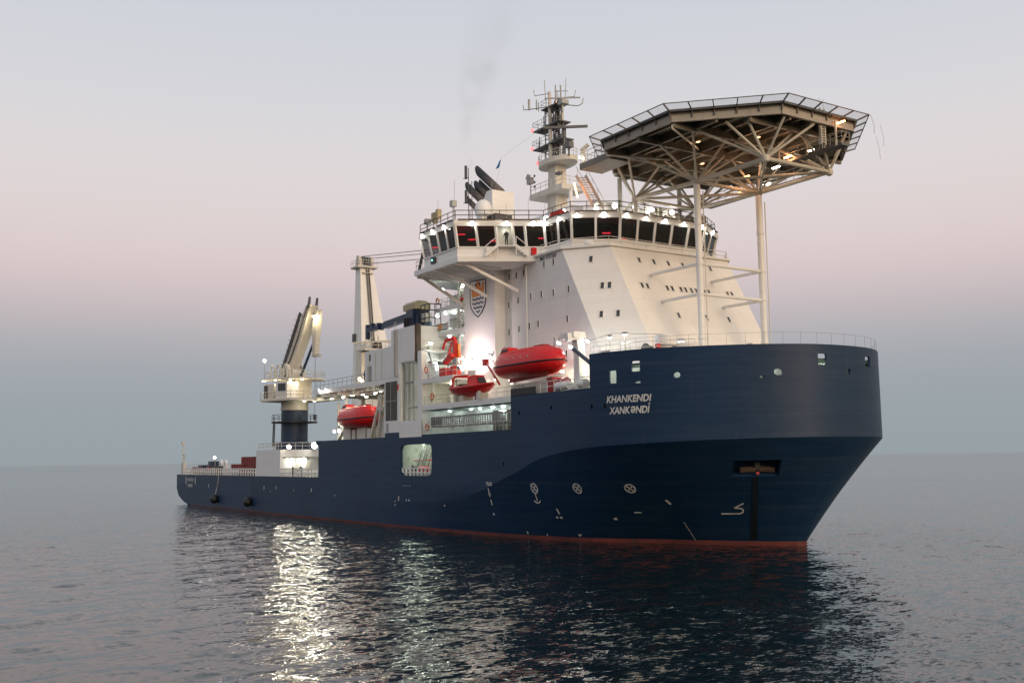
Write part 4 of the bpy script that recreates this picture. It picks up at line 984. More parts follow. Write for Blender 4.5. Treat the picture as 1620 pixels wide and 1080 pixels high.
# hanging catwalk forward, ladder, lamps
cw = P('catwalk', 'mast_dark', MB().box(145.6, 153.2, 2.2, 3.3, 36.75, 36.95), heli)
P('catwalk_rail', 'mast_steel', MB().rail([(145.6, 2.2, 36.95), (153.2, 2.2, 36.95), (153.2, 3.3, 36.95)], 1.1, .035, 1.3), heli)
for x in (149.2, 152.6, 145.8): P('catwalk_hanger', 'beige_steel', MB().tube((x, 2.2, 36.8), (x, 2.2, 39.2), .1), heli)
P('ladder', 'offwhite', MB().stairs((151.9, 1.2, 36.9), (151.95, 1.2, 40.3), .55, (0, 1, 0), 14), heli)
P('catwalk', 'mast_dark', MB().box(131, 146, 6.4, 7.4, 36.2, 36.35), heli)
P('catwalk_rail', 'mast_steel', MB().rail([(131, 6.4, 36.35), (146, 6.4, 36.35)], 1.1, .04, 1.1, (.33, .66)), heli)
for x, y, z, mt, p in ((147.2, 1.8, 37.1, 'lamp_orange', 90), (141.9, 1.6, 36.4, 'lamp_orange', 90), (144.6, 3.0, 36.9, 'lamp_white', 40), (140.5, 6.1, 36.6, 'lamp_white', 60), (136.2, 6.2, 36.6, 'lamp_orange', 40), (152.9, 2.6, 39.0, 'lamp_orange', 18), (149.0, 2.9, 37.4, 'lamp_warm', 30)):
    h = P('tube_lamp', mt, MB().beam((x-.45, y, z), (x+.45, y, z), .14, .12), heli)
    lamp_light(h, (x, y, z-.3), p, (1, .45, .2) if mt == 'lamp_orange' else (1, .95, .8), .15)
for x, y in ((136.0, -5.4), (138.5, -1.0), (143.6, -6.4), (147.5, -2.5), (140, 3)):
    h = P('under_glow', 'patch_glow', MB().box(x-.2, x+.2, y-.12, y+.12, 38.2, 38.28), heli); lamp_light(h, (x, y, 37.9), 22, (1, .55, .28), .12)  # added glowing boxes and lights standing in for orange-lit patches under the deck
# access platform aft to starboard and its stair
ap = P('access_platform', 'helideck_under', MB().box(130.4, 135.2, -10.5, -7.6, 38.2, 38.85), heli)
P('access_rail', 'offwhite', MB().rail([(134, -10.4, 38.85), (130.5, -10.4, 38.85), (130.5, -7.7, 38.85)], 1.15, .04, 1.1), heli)
P('access_stair', 'beige_steel', MB().stairs((130.2, -8.0, 34.6), (128.6, -9.0, 38.3), 1.0, (.5, .86, 0), 13), heli)
P('foam_monitor', 'offwhite', MB().tube((130.8, -10.2, 38.85), (130.8, -10.2, 40.4), .16).beam((130.5, -10.4, 40.2), (131.2, -9.9, 40.8), .3, .3), heli)
h = P('stair_lamp', 'lamp_orange', MB().beam((129.3, -10.0, 35.6), (129.0, -10.2, 37.2), .12, .12), heli); lamp_light(h, (129.9, -10.2, 36.4), 70, (1, .4, .2), .15)
for x, y, z in ((130.5, -10.6, 39.4), (131.1, -10.6, 39.1)): P('marker_lamp', 'lamp_warm', MB().box(x, x+.2, y-.06, y, z, z+.2), heli)
P('foam_tank', 'white', MB().box(125.5, 128.2, -6.4, -3.8, ZR, 36.0).box(126, 130.5, -3.2, 3.2, ZR, 35.2), heli)
m = MB()
for k in range(30):
    x, y = 127+random.random()*3.9, -3+random.random()*10; m.box(x, x+random.uniform(.2, .8), y, y+random.uniform(.2, .9), ZR, ZR+random.uniform(.3, 1.3))
for k in range(14):
    y = -3+k*.7; m.tube((130.6, y, ZR+.2), (129+random.random(), y+random.uniform(-1, 1), ZR+random.uniform(.5, 1.5)), .07, n=5)
P('roof_piping', 'beige_steel', m, heli)
P('net_wire', 'mast_steel', MB().path([(153.9, 5.6, 40.0), (154.1, 5.8, 38.9), (153.9, 6.0, 38.2)], .02, 4).path([(152.4, 9.0, 40.0), (152.6, 9.2, 38.6), (152.5, 9.2, 37.9)], .02, 4).path([(150.0, 11.6, 39.9), (150.1, 11.8, 38.6), (150.2, 11.8, 37.6)], .02, 4), heli)

# ------------------------------------------------------------------ forecastle: rails, vents, lamps
m = MB(); pts = [(*(plan(s)-pnorm(s)*.12), 18.05) for s in np.linspace(s_of_x(138.9), SMAX-s_of_x(138.9), 31)]
for i, p in enumerate(pts):
    if i % 1 == 0: m.tube(p, V3(p)+V3((0, 0, 1.05)), .013, n=4, cap=False)
for hgt in (1.05,):
    for a, b in zip(pts[:-1], pts[1:]): m.tube(V3(a)+V3((0, 0, hgt)), V3(b)+V3((0, 0, hgt)), .009, n=4, cap=False)
P('bulwark_top_rail', 'mast_dark', m)
def vent(x, y, z, r, h):
    v = P('mushroom_vent', 'white', MB().tube((x, y, 16.9), (x, y, z), r*.68, n=14), None, True)
    P('vent_cap', 'white', MB().lathe((x, y, z), [(r*.7, -.05), (r, 0), (r, h), (r*.85, h+.1), (.02, h+.16)], 16), v, True)
vent(142.0, -9.9, 18.85, .98, .85)
P('drum_vent', 'white', MB().lathe((142.6, -7.9, 16.9), [(1.25, 0), (1.25, 2.1), (1.1, 2.2), (.02, 2.25)], 18), None, True)
P('deck_box', 'white', MB().box(136.6, 138.2, -13.4, -12, 16.9, 18.6))
P('tank_vent', 'white', MB().lathe((147.3, -4.1, 16.9), [(.9, 0), (.9, 1.45), (.6, 1.6), (.02, 1.62)], 14))
for x, y, z, p in ((140.0, -13.0, 19.95, 90), (142.4, -8.3, 19.3, 60), (137.3, -12.6, 20.0, 70), (147.2, -4.4, 18.6, 80), (148.5, -2.6, 18.4, 80), (150.0, .2, 18.25, 60), (133.6, -13.6, 19.6, 60)):
    P('lamp_stand', 'offwhite', MB().tube((x, y, 16.9), (x, y, z), .05))
    floodlight((x, y, z), ship, 'lamp_cool', .3, p, d=(-.25, .2, -1), color=(.92, 1, .98), off=.45)
m = MB().tube((138.9, -13.6, 20.1), (141.9, -9.9, 19.9), .02, n=4).tube((133.6, -13.4, 19.7), (138.9, -13.6, 20.1), .02, n=4); P('lamp_cable', 'dark_grey', m)
m = MB().rail([(136.0, -13.9, 18.0), (141.6, -12.6, 18.0), (145.6, -9.6, 18.0)], 1.1, .03, 1.2); P('fore_rail', 'white', m)
P('hawser_reel', 'dark_grey', MB().tube((141.6, -11.9, 18.4), (141.6, -11.2, 18.4), .4, n=12).tube((141.6, -12, 18.4), (141.6, -11.9, 18.4), .6, n=12))
P('reel_stand', 'boat_red', MB().box(142.2, 142.5, -11.3, -10.9, 17.6, 18.9))
P('break_wall', 'white_in', MB().box(138.5, 138.7, -15.6, -11.2, 15.0, 18.0))

# ------------------------------------------------------------------ markings on the shell
def on_shell(s, z, o=.03):
    q = plan(s)+pnorm(s)*o; return (q[0], q[1], z)
def shell_text(txt, s0, s1, z0, z1, shear=.18, name='ship_name', data=None):
    vs, fs = data or text_mesh(txt, 1, shear, .032); xs = [v[0] for v in vs]; ys = [v[1] for v in vs]
    a, b, c, d = min(xs), max(xs), min(ys), max(ys)
    P(name, 'mark_white', MB().add([on_shell(s0+(s1-s0)*(x-a)/(b-a), z0+(z1-z0)*(y-c)/(d-c)) for x, y in vs], fs), hull)
shell_text('KHANKENDI', 140.53, 145.1, 13.5, 14.14)
def glyphs2():      # second line: the schwa is a turned e, the capital I carries a dot
    out_v, out_f, x = [], [], 0.
    for part in ('XANK', '@', 'ND', 'I.'):
        if part == '@':
            vs, fs = text_mesh('e', 1.42, 0, .03); xm, ym = max(v[0] for v in vs), max(v[1] for v in vs); yn = min(v[1] for v in vs)
            vs = [(xm-a, (ym-b)*.72/(ym-yn)) for a, b in vs]
        else: vs, fs = text_mesh(part[0] if part == 'I.' else part, 1, 0, .03)
        a0 = min(v[0] for v in vs); o = len(out_v); out_v += [(a-a0+x, b) for a, b in vs]; out_f += [tuple(i+o for i in f) for f in fs]
        if part == 'I.':
            c_ = x+(max(v[0] for v in vs)-a0)/2; o = len(out_v); out_v += [(c_-.09, .82), (c_+.09, .82), (c_+.09, .98), (c_-.09, .98)]; out_f.append((o, o+1, o+2, o+3))
        x += max(v[0] for v in vs)-a0+.055
    return [(a+.18*b, b) for a, b in out_v], out_f
shell_text('', 140.78, 144.95, 12.50, 13.36, data=glyphs2())
def flare(s, z):     # point and normal on the flared lower bow
    k = zkn(s); a = V3((*plan(s), k)); w_ = wlp(s); b = V3((*w_, zboot(w_[0]))); t = (k-z)/(k-b[2]); p = a+(b-a)*t
    a2 = V3((*plan(s+.3), zkn(s+.3))); w2 = wlp(s+.3); b2 = V3((*w2, zboot(w2[0]))); p2 = a2+(b2-a2)*t
    d = p2-p; d[2] = 0; d /= np.linalg.norm(d); u = (a-b)/np.linalg.norm(a-b); n = np.cross(d, u); n /= np.linalg.norm(n); return p, d, np.cross(n, d), n

def strokes(name, s, z, lines, wd=.16, mat='mark_white'):
    p, d, u, n = flare(s, z); m = MB()
    for ln in lines:
        for a, b in zip(ln[:-1], ln[1:]):
            A, B = p+d*a[0]+u*a[1]+n*.05, p+d*b[0]+u*b[1]+n*.05; t = B-A; L_ = np.linalg.norm(t)
            if L_ < 1e-6: continue
            t /= L_; sd = np.cross(n, t)*wd/2; m.slab(A-sd, B-sd, B+sd, A+sd, .02)
    return P(name, mat, m, hull)
ring = [(.50*math.cos(t), .50*math.sin(t)) for t in np.linspace(0, 2*math.pi, 21)]
cross = [[(-.33, -.33), (.33, .33)], [(-.33, .33), (.33, -.33)]]
for s_, z_ in ((130.0, 5.76), (136.75, 5.84), (142.96, 5.88)): strokes('thruster_mark', s_, z_, [ring]+cross, .14)
strokes('azimuth_mark', 130.55, 4.85, [[(0, .4), (0, -.35)], [(-.5, -.3), (-.3, -.5), (0, -.58), (.3, -.5), (.5, -.3)]], .13)
strokes('bulb_mark', 152.9, 3.95, [[(-1.3, -.5), (.3, -.5), (.62, -.3), (.68, .0), (.4, .18), (-.1, .2)], [(-.1, .2), (.75, .75)]], .13)
strokes('hull_mark', 134.2, 3.55, [[(-.05, .3), (.1, -.3)]], .16)
for ds in (0, .6): strokes('hull_mark', 134.2+ds, 2.93, [[(-.14, 0), (.14, 0)]], .2)
strokes('hull_mark', 143.8, 3.61, [[(-.35, 0), (.35, 0)]], .12); strokes('hull_mark', 141.45, 2.96, [[(-.16, 0), (.16, 0)]], .22)
strokes('hull_mark', 146.7, 4.62, [[(-.18, .3), (.18, -.3)]], .18)
for k in range(13): strokes('draught_mark', 148.3+k*.10, 2.66-k*.145, [[(-.06, 0), (.06, 0)]], .055)
strokes('hull_mark', 129.9, 1.2, [[(0, -.15), (0, .15)]], .15); strokes('hull_mark', 137.4, 1.2, [[(-.15, .15), (0, -.1), (.15, .15)]], .12); strokes('hull_mark', 133.0, 1.1, [[(0, -.1), (0, .1)]], .1)
def side_strokes(name, x, z, lines, wd=.14):
    m = MB()
    for ln in lines:
        for a, b in zip(ln[:-1], ln[1:]): m.beam((x+a[0], -16.03, z+a[1]), (x+b[0], -16.03, z+b[1]), .03, wd) if abs(b[0]-a[0]) > abs(b[1]-a[1]) else m.box(x+min(a[0], b[0])-wd/2, x+max(a[0], b[0])+wd/2, -16.05, -16.0, z+min(a[1], b[1]), z+max(a[1], b[1]))
    return P(name, 'mark_white', m, hull)
# load mark with its arrow
strokes('hull_mark', 121.4, 5.0, [[(0, .75), (0, -.1)], [(-.14, .15), (0, -.2), (.14, .15)]], .17); strokes('hull_mark', 122.1, 4.2, [[(0, .3), (.05, -.3)]], .15); strokes('hull_mark', 123.1, 2.95, [[(-.12, 0), (.12, 0)]], .22)
vs, fs = text_mesh('TUG', .55, 0, .02); P('tug_mark', 'mark_white', MB().add([(120.3+x, -16.03, 5.95+y*.9) for x, y in vs], fs), hull)
for x, z, h_, w_ in ((102.0, 5.65, .12, .12), (101.3, 5.65, .1, .1), (102.8, 5.65, .1, .1), (99.9, 4.1, .55, .14), (98.95, 3.75, .14, .14), (98.95, 3.3, .16, .14), (101.9, 3.95, .2, .18), (102.6, 3.95, .2, .18), (111.25, 3.6, .14, .2), (72.0, 4.6, .5, .14), (65.0, 4.4, .14, .14), (52.0, 4.6, .6, .14), (57.5, 4.7, .6, .14), (55, 4.1, .14, .16), (22.0, 4.5, .6, .14), (7.5, 4.5, .4, .14), (80.5, 4.0, .14, .14)):
    P('hull_mark', 'mark_white', MB().box(x, x+w_, -16.04, -16.0, z-h_/2, z+h_/2), hull)
vs, fs = text_mesh('KHANKENDI', .9, .15, .02); wdt = max(v[0] for v in vs)
P('stern_name', 'mark_white', MB().add([(7.6+x*4.6/wdt, -16.04, 5.2+y) for x, y in vs], fs), hull)
vs, fs = glyphs2(); vs = [(x_, y_*.85) for x_, y_ in vs]; wdt = max(v[0] for v in vs)
P('stern_name', 'mark_white', MB().add([(8.3+x*3.2/wdt, -16.04, 4.1+y) for x, y in vs], fs), hull)
for x in (6.6, 13.0): P('stern_bracket', 'mark_white', MB().box(x, x+.35, -16.04, -16.0, 4.7, 6.0), hull)
# anchor pocket and anchor
m = MB(); ss = np.linspace(152.2, 156.35, 8)
def fpt(s, t, o):
    k = zkn(s); a = V3((*plan(s), k)); w_ = wlp(s); b = V3((*w_, zboot(w_[0]))); n = flare(s, 7.5)[3]; return a+(b-a)*t-n*o
for a, b in zip(ss[:-1], ss[1:]):
    m.quad(fpt(a, .205, 1.5), fpt(b, .205, 1.5), fpt(b, .355, 1.2), fpt(a, .355, 1.2))
    for t in (.205, .355): m.quad(fpt(a, t, 0), fpt(b, t, 0), fpt(b, t, 1.4), fpt(a, t, 1.4))
for s_ in (152.2, 156.35): m.quad(fpt(s_, .205, 0), fpt(s_, .355, 0), fpt(s_, .355, 1.4), fpt(s_, .205, 1.4))
pk = P('anchor_pocket', 'navy', m, hull)
p, d, u, n = flare(154.4, 7.45)
anc = thing('anchor', 'grey stockless anchor housed in its pocket on the dark flared bow', 'anchor', tuple(p-n*.5))
MB().beam(p-n*.75+u*.15, p-n*.65-u*.42, .45, .5).build('crown', 'dark_grey', anc)
for sg in (-1, 1): MB().loft([[p+d*sg*.15-u*.45-n*.3, p+d*sg*.15-u*.2-n*.3, p+d*sg*.15-u*.2-n*.8, p+d*sg*.15-u*.45-n*.8], [p+d*sg*1.45-u*.5-n*.25, p+d*sg*1.45-u*.2-n*.25, p+d*sg*1.45-u*.2-n*.6, p+d*sg*1.45-u*.5-n*.6]]).build('fluke', 'rust', anc)
MB().tube(p-u*.45-n*.1, p-u*.36-n*.02, .14, n=10).build('shackle', 'boat_red_dark', anc)
paint('hull_stain', (.004, .009, .016), .6, .4, .8)
P('rust_streak', 'hull_stain', MB().slab(*[flare(s_, z_)[0]+flare(s_, z_)[3]*.02 for s_, z_ in ((154.75, 1.15), (155.4, 1.15), (154.5, 6.85), (154.0, 6.85))], .01), hull)

# ------------------------------------------------------------------ lifeboats
def lifeboat(name, label, loc, ln, beam, group, tower=-1):
    t = thing(name, label, 'lifeboat', loc, group); L0 = V3(loc); h = ln/2
    def hb(u): return beam/2*(1-abs(u)**3.2)**.62
    us = np.array([-1, -.985, -.94, -.85, -.7, -.5, -.25, 0, .25, .5, .7, .85, .94, .985, 1])
    rings = []; rc = []
    for u in us:
        b = hb(u)+.02; k = -1.28*(1-abs(u)**4)**.5-.05; sh = .10*u*u
        prof = [(-b, sh), (-b*.98, sh-.25), (-b*.86, k*.55), (-b*.5, k*.88), (0, k), (b*.5, k*.88), (b*.86, k*.55), (b*.98, sh-.25), (b, sh)]
        rings.append([L0+V3((u*h, y, z)) for y, z in prof])
        tp = (1.72*(1-abs(u)**5)**.55)*(1.0 if u < .9 else .95)+.03
        pr = [(b*.98, sh+.02), (b*.95, sh+tp*.42), (b*.74, sh+tp*.8), (b*.34, sh+tp*.98), (0, sh+tp), (-b*.34, sh+tp*.98), (-b*.74, sh+tp*.8), (-b*.95, sh+tp*.42), (-b*.98, sh+.02)]
        rc.append([L0+V3((u*h*.985, y, z)) for y, z in pr])
    hl = MB().loft(rings, closed=False).build('boat_hull', 'boat_red', t, True)
    cp = MB().loft(rc, closed=False).build('canopy', 'boat_red', t, True)
    m = MB()
    for sg in (-1, 1):
        q = [L0+V3((u*h, sg*(hb(u)+.05), .10*u*u)) for u in us]; m.path(q, .085, 6)
    m.build('fender_belt', 'black', t)
    MB().loft([[L0+V3((-h*.62, y, -1.15)) for y in (-.12, .12)]+[L0+V3((-h*.62, y, -1.55)) for y in (.12, -.12)], [L0+V3((h*.55, y, -1.2)) for y in (-.1, .1)]+[L0+V3((h*.55, y, -1.32)) for y in (.1, -.1)]]).build('keel', 'boat_red_dark', t)
    x = L0[0]+tower*h*.62
    cb = MB().loft([[(x-.95, L0[1]-.75, L0[2]+1.3), (x+.95, L0[1]-.75, L0[2]+1.3), (x+.95, L0[1]+.75, L0[2]+1.3), (x-.95, L0[1]+.75, L0[2]+1.3)], [(x-.6, L0[1]-.55, L0[2]+2.1), (x+.6, L0[1]-.55, L0[2]+2.1), (x+.6, L0[1]+.55, L0[2]+2.1), (x-.6, L0[1]+.55, L0[2]+2.1)]]).build('conning_hatch', 'boat_red', t)
    for k in range(3): MB().box(x-.55+k*.4, x-.25+k*.4, L0[1]-.70, L0[1]-.62, L0[2]+1.62, L0[2]+1.9).build('hatch_pane', 'port_glass', cb)
    for k in range(6):
        u = -.62+.21*k; y = -hb(u)*.955
        MB().box(L0[0]+u*h-.09, L0[0]+u*h+.09, L0[1]+y-.05, L0[1]+y+.3, L0[2]+.62, L0[2]+.72).build('canopy_port', 'mark_white', cp)
    for k in range(7):
        u = -.75+.25*k; MB().tube(L0+V3((u*h, -hb(u)-.08, -.12)), L0+V3((u*h+.3, -hb(u)-.10, -.32)), .02, n=4).build('grab_line', 'boat_red_dark', hl)
    MB().box(L0[0]+h*.25, L0[0]+h*.55, L0[1]-.4, L0[1]+.4, L0[2]+1.68, L0[2]+1.86).build('top_hatch', 'boat_red_dark', cp)
    for u in (-.78, .78): MB().tube(L0+V3((u*h, 0, .9)), L0+V3((u*h, 0, 2.35)), .07, n=6).build('lifting_hook', 'grey', t)
    for u in (-.45, .3): MB().box(L0[0]+u*h-.1, L0[0]+u*h+.5, L0[1]-hb(u)*.66-.1, L0[1]-hb(u)*.6, L0[2]+1.05, L0[2]+1.25).build('reflector_patch', 'grey', cp)
    return t
lb1 = lifeboat('lifeboat', 'large red enclosed lifeboat hanging beside the white superstructure just aft of the raised bow', (126.8, -14.75, 18.1), 11.5, 4.0, 'enclosed lifeboats')
lb2 = lifeboat('lifeboat', 'red enclosed lifeboat under the shelter deck, between the crane column and the louvred vent house', (85.5, -14.7, 14.3), 10.9, 3.9, 'enclosed lifeboats')
for u in (-1, 1):
    pass
# davits of the forward lifeboat
def davit(x):
    m = MB()
    m.prism_y([(x-.5, 15.0), (x+.55, 15.0), (x+.45, 18.6), (x+.1, 20.6), (x-.6, 20.6), (x-.6, 19.9), (x-.35, 18.4)], -14.1, -13.3)
    m.beam((x, -13.7, 20.35), (x-.4, -14.9, 20.25), .9, .7)
    return P('davit', 'white', m)
dv = davit(133.9); P('davit_foot', 'white', MB().box(133.2, 134.7, -14.6, -12.8, 15.0, 15.6), dv)
P('davit_head', 'white', MB().box(131.9, 134.3, -14.6, -13.2, 20.2, 20.75), dv)
P('davit_arm', 'navy_crane', MB().tube((134.6, -14.9, 19.0), (138.5, -15.3, 16.9), .2, n=10), dv)
dv2 = P('davit', 'white', MB().beam((121.6, -13.2, 15.06), (121.6, -13.2, 19.6), .5, .5).beam((121.6, -13.2, 19.4), (121.9, -14.8, 20.2), .5, .45))
P('davit_rope', 'dark_grey', MB().tube((132.0, -14.7, 19.9), (132.0, -14.7, 20.4), .03, n=4).tube((122.3, -14.7, 19.9), (121.9, -14.7, 20.3), .03, n=4), dv2)
P('boat_platform', 'offwhite', MB().box(123.4, 131.4, -14.8, -12.2, 15.02, 16.35)); P('winch', 'boat_red_dark', MB().tube((131.4, -14.3, 15.9), (132.6, -14.3, 15.9), .6, n=12).box(130.2, 131.2, -15.0, -13.8, 15.1, 16.6))
for x in (132.6, 133.6, 136.2): 
    c_ = tag(MB().tube((x-.0, -15.4, 15.55), (x+.95, -15.4, 15.55), .42, n=14).build('life_raft_canister', 'white', None, True), {132.6: 'aftmost white life raft canister below the forward lifeboat', 133.6: 'white life raft canister at the foot of the white davit', 136.2: 'white life raft canister beside the raised bow step'}[x], 'life raft', 'life raft canisters')
P('lifeboat_rail', 'white', MB().rail([(130.2, -15.75, 15.0), (138.2, -15.75, 15.0)], 1.1, .04, 1.2))
P('lifeboat_ladder', 'dark_grey', MB().rail([(125.4, -15.6, 15.0), (127.0, -15.6, 15.0)], 1.0, .03, .8))
P('fender_pad', 'black', MB().box(125.3, 129.6, -16.06, -15.9, 15.03, 15.75))
for x in (129.5, 131.8, 134.6, 136.6, 137.8): floodlight((x, -12.6, 17.4), ship, 'lamp_white', .24, 90, d=(0, -.7, -1), color=(1, 1, .75), off=.4)
for x, z in ((131.6, 19.6), (134.3, 19.9), (129.6, 20.2)): floodlight((x, -13.0, z), ship, 'lamp_cool', .22, 30, d=(0, -.6, -1), color=(.85, .95, 1), off=.35)

# ------------------------------------------------------------------ rescue boat on the boat deck
rb = thing('rescue_boat', 'small open red rescue boat with cabin and arch frame, nose lifted forward', 'rescue boat', (116.9, -15.3, 16.4)); L0 = V3((116.9, -15.3, 16.4))
def rbp(u, y, z): return L0+V3((u*3.6, y, z+.16*max(0, u)**2))
us = [-1, -.9, -.6, -.2, .2, .55, .8, .94, 1.0]; hw = [1.05, 1.15, 1.25, 1.28, 1.25, 1.05, .7, .3, .05]; kz = [-.55, -.72, -.85, -.9, -.88, -.75, -.5, -.2, .05]
rings = [[rbp(u, -b, .12), rbp(u, -b*.92, -.12), rbp(u, -b*.7, k*.6), rbp(u, 0, k), rbp(u, b*.7, k*.6), rbp(u, b*.92, -.12), rbp(u, b, .12)] for u, b, k in zip(us, hw, kz)]
MB().loft(rings, closed=False).build('boat_hull', 'boat_red', rb, True)
MB().quad(*[r[0] for r in rings], *[r[-1] for r in rings[::-1]]).build('boat_deck', 'boat_red_dark', rb)
m = MB()
for k in (0, -1): m.path([r[k] for r in rings], .14, 8)
m.build('gunwale_tube', 'boat_red', rb)
MB().loft([[rbp(-.02, -.75, .1), rbp(.5, -.65, .1), rbp(.5, .65, .1), rbp(-.02, .75, .1)], [rbp(.02, -.65, 1.35), rbp(.3, -.55, 1.35), rbp(.3, .55, 1.35), rbp(.02, .65, 1.35)]]).build('cabin', 'boat_red', rb)
MB().slab(rbp(.49, -.5, .45), rbp(.49, .5, .45), rbp(.36, .45, 1.1), rbp(.36, -.45, 1.1), .03).build('windscreen', 'port_glass', rb)
m = MB()
for y in (-1.0, 1.0): m.path([rbp(-.88, y, .1), rbp(-.82, y, 1.2), rbp(-.72, y*.9, 1.45)], .13)
m.path([rbp(-.72, -.9, 1.45), rbp(-.72, .9, 1.45)], .13); m.path([rbp(-.72, -.9, 1.45), rbp(-.05, -.7, 1.4)], .11); m.path([rbp(-.72, .9, 1.45), rbp(-.05, .7, 1.4)], .11)
m.build('arch_frame', 'boat_red', rb)
MB().box(114.2, 115.0, -15.7, -14.9, 16.3, 17.0).build('outboard_engine', 'dark_grey', rb)
P('boat_chock', 'offwhite', MB().box(114.8, 115.5, -16.0, -14.6, 15.06, 15.7).box(118.4, 119.0, -16.0, -14.8, 15.06, 15.8))
P('rescue_davit', 'boat_red_dark', MB().beam((120.3, -14.2, 16.6), (116.6, -13.6, 19.3), .16, .18).box(116.1, 116.7, -13.8, -13.3, 19.0, 19.7))
P('davit_stay', 'offwhite', MB().beam((121.2, -13.6, 17.0), (117.0, -13.4, 19.9), .12, .12))
P('boat_fender', 'mark_white', MB().tube((119.3, -16.15, 15.1), (119.3, -16.15, 15.95), .2, n=10))
P('wall_lamp_post', 'mast_steel', MB().tube((112.9, -15.2, 15.06), (112.9, -15.2, 19.6), .05).box(112.6, 113.3, -15.5, -15.0, 19.3, 20.1))

# ------------------------------------------------------------------ red knuckle crane on the upper deck
rcn = thing('red_crane', 'red folded knuckle crane standing on the white deck edge beside the crest tower', 'crane', (110.6, -14.4, 18.15))
MB().box(108.9, 110.2, -15.3, -13.7, 18.15, 19.2).build('power_pack', 'crane_red', rcn)
MB().tube((111.3, -14.5, 18.15), (111.3, -14.5, 19.3), .75, .6, 12).build('pedestal', 'crane_red', rcn, True)
MB().beam((111.3, -14.5, 19.3), (110.9, -14.3, 22.4), .38, .45).build('main_boom', 'crane_red', rcn)
MB().beam((110.9, -14.3, 22.6), (109.6, -14.8, 22.4), .36, .4).beam((109.6, -14.8, 22.4), (109.3, -15.0, 21.4), .2, .2).build('jib', 'crane_red', rcn)
MB().beam((109.6, -14.7, 20.0), (110.4, -14.4, 22.2), .16, .16).beam((109.8, -15.0, 19.8), (111.4, -14.9, 20.6), .5, .5).build('cylinder', 'crane_red', rcn)
MB().beam((111.7, -14.2, 19.4), (111.6, -14.2, 21.9), .26, .3).build('counter_arm', 'orange', rcn)
lamp_light(rcn, (112.6, -13.6, 21.6), 60, (1, .75, .5), .12)

# ------------------------------------------------------------------ navy handling crane on the hangar
nc = thing('navy_crane', 'navy blue handling crane with long arm and tan hood above the white hangar', 'crane', (100.8, -13.6, 24.85)); B0 = V3((100.9, -13.4, 25.0))
MB().tube((101.6, -13.2, 22.0), (101.6, -13.2, 25.6), .62, n=12).build('column', 'navy_crane', nc, True)
MB().box(99.0, 101.9, -14.4, -12.4, 24.9, 26.6).box(99.4, 101.2, -14.7, -12.3, 25.2, 27.2).build('slewing_head', 'navy_crane', nc)
m = MB()
for x in (99.2, 99.9, 100.6): m.tube((x, -14.75, 25.0), (x, -14.75, 26.3), .16)
m.build('hydraulic_ram', 'black', nc)
MB().prism_x([(-14.6, 27.3), (-12.4, 27.3), (-12.4, 28.0), (-13.0, 28.35), (-14.2, 28.35), (-14.6, 28.0)], 98.4, 101.6).build('hood', 'tan', nc)
MB().beam((99.4, -13.6, 26.8), (92.0, -13.9, 26.35), .75, .85).beam((92.2, -13.9, 26.35), (87.2, -14.1, 26.2), .55, .62).build('arm', 'navy_crane', nc)
MB().beam((86.9, -14.1, 27.0), (86.9, -14.1, 25.0), .45, .55).box(88.2, 88.8, -14.4, -13.8, 26.3, 27.0).box(90.4, 90.9, -14.5, -13.6, 25.9, 26.8).build('arm_tip', 'navy_crane', nc)
MB().rail([(102.0, -14.0, 25.0), (104.2, -14.0, 25.0), (104.2, -12.4, 25.0)], 2.6, .07, .9, (.35, .7)).build('platform_cage', 'dark_grey', nc)
MB().box(101.9, 103.0, -13.9, -13.0, 25.6, 26.6).build('valve_box', 'offwhite', nc)
P('column_base', 'white', MB().box(100.8, 104.0, -14.3, -12.3, 20.6, 22.3))

# ------------------------------------------------------------------ deck crane on the after deck
dc = thing('deck_crane', 'knuckle boom crane on a navy column above the after deck, boom raised', 'crane', (53.4, -11.5, 10.6)); cx0, cy0 = 53.4, -11.5
MB().lathe((cx0, cy0, 0), [(2.9, 10.6), (2.9, 11.6), (2.15, 12.0), (2.15, 17.0)], 28).build('column', 'navy_crane', dc, True)
MB().lathe((cx0, cy0, 0), [(2.25, 17.0), (2.25, 17.35), (2.2, 17.36), (2.2, 18.5)], 28).build('slew_ring', 'beige_steel', dc, True)
MB().lathe((cx0, cy0, 0), [(2.16, 14.95), (3.7, 14.95), (3.7, 15.15), (2.16, 15.15)], 24).build('ring_walkway', 'black', dc)
MB().rail([(cx0+3.6*math.cos(t), cy0+3.6*math.sin(t), 15.15) for t in np.linspace(0, 2*math.pi, 17)], 1.1, .03, 1.4).build('ring_rail', 'dark_grey', dc)
MB().stairs((cx0-3.2, cy0-2.4, 11.2), (cx0-3.2, cy0-2.3, 15.0), .6, (1, 0, 0), 13).build('column_ladder', 'dark_grey', dc)
AX = V3((.94, .34, 0)); AY = V3((.34, -.94, 0))     # slew heading of the crane, and its right hand
def cp_(a, b, z): return V3((cx0, cy0, 0))+AX*a+AY*b+V3((0, 0, z))
def cbox(a0, a1, b0, b1, z0, z1):
    return MB().prism([tuple(cp_(a, b, 0)[:2]) for a, b in ((a0, b0), (a1, b0), (a1, b1), (a0, b1))], z0, z1)
oct8 = [(-3.6, -4.2), (3.8, -4.2), (5.0, -2.5), (5.0, 2.5), (3.8, 4.2), (-3.6, 4.2), (-4.4, 2.8), (-4.4, -2.8)]
MB().prism([tuple(cp_(a, b, 0)[:2]) for a, b in oct8], 18.45, 18.8).build('lower_platform', 'offwhite', dc)
MB().prism([tuple(cp_(a*.86, b*.86, 0)[:2]) for a, b in oct8], 21.9, 22.2).build('upper_platform', 'offwhite', dc)
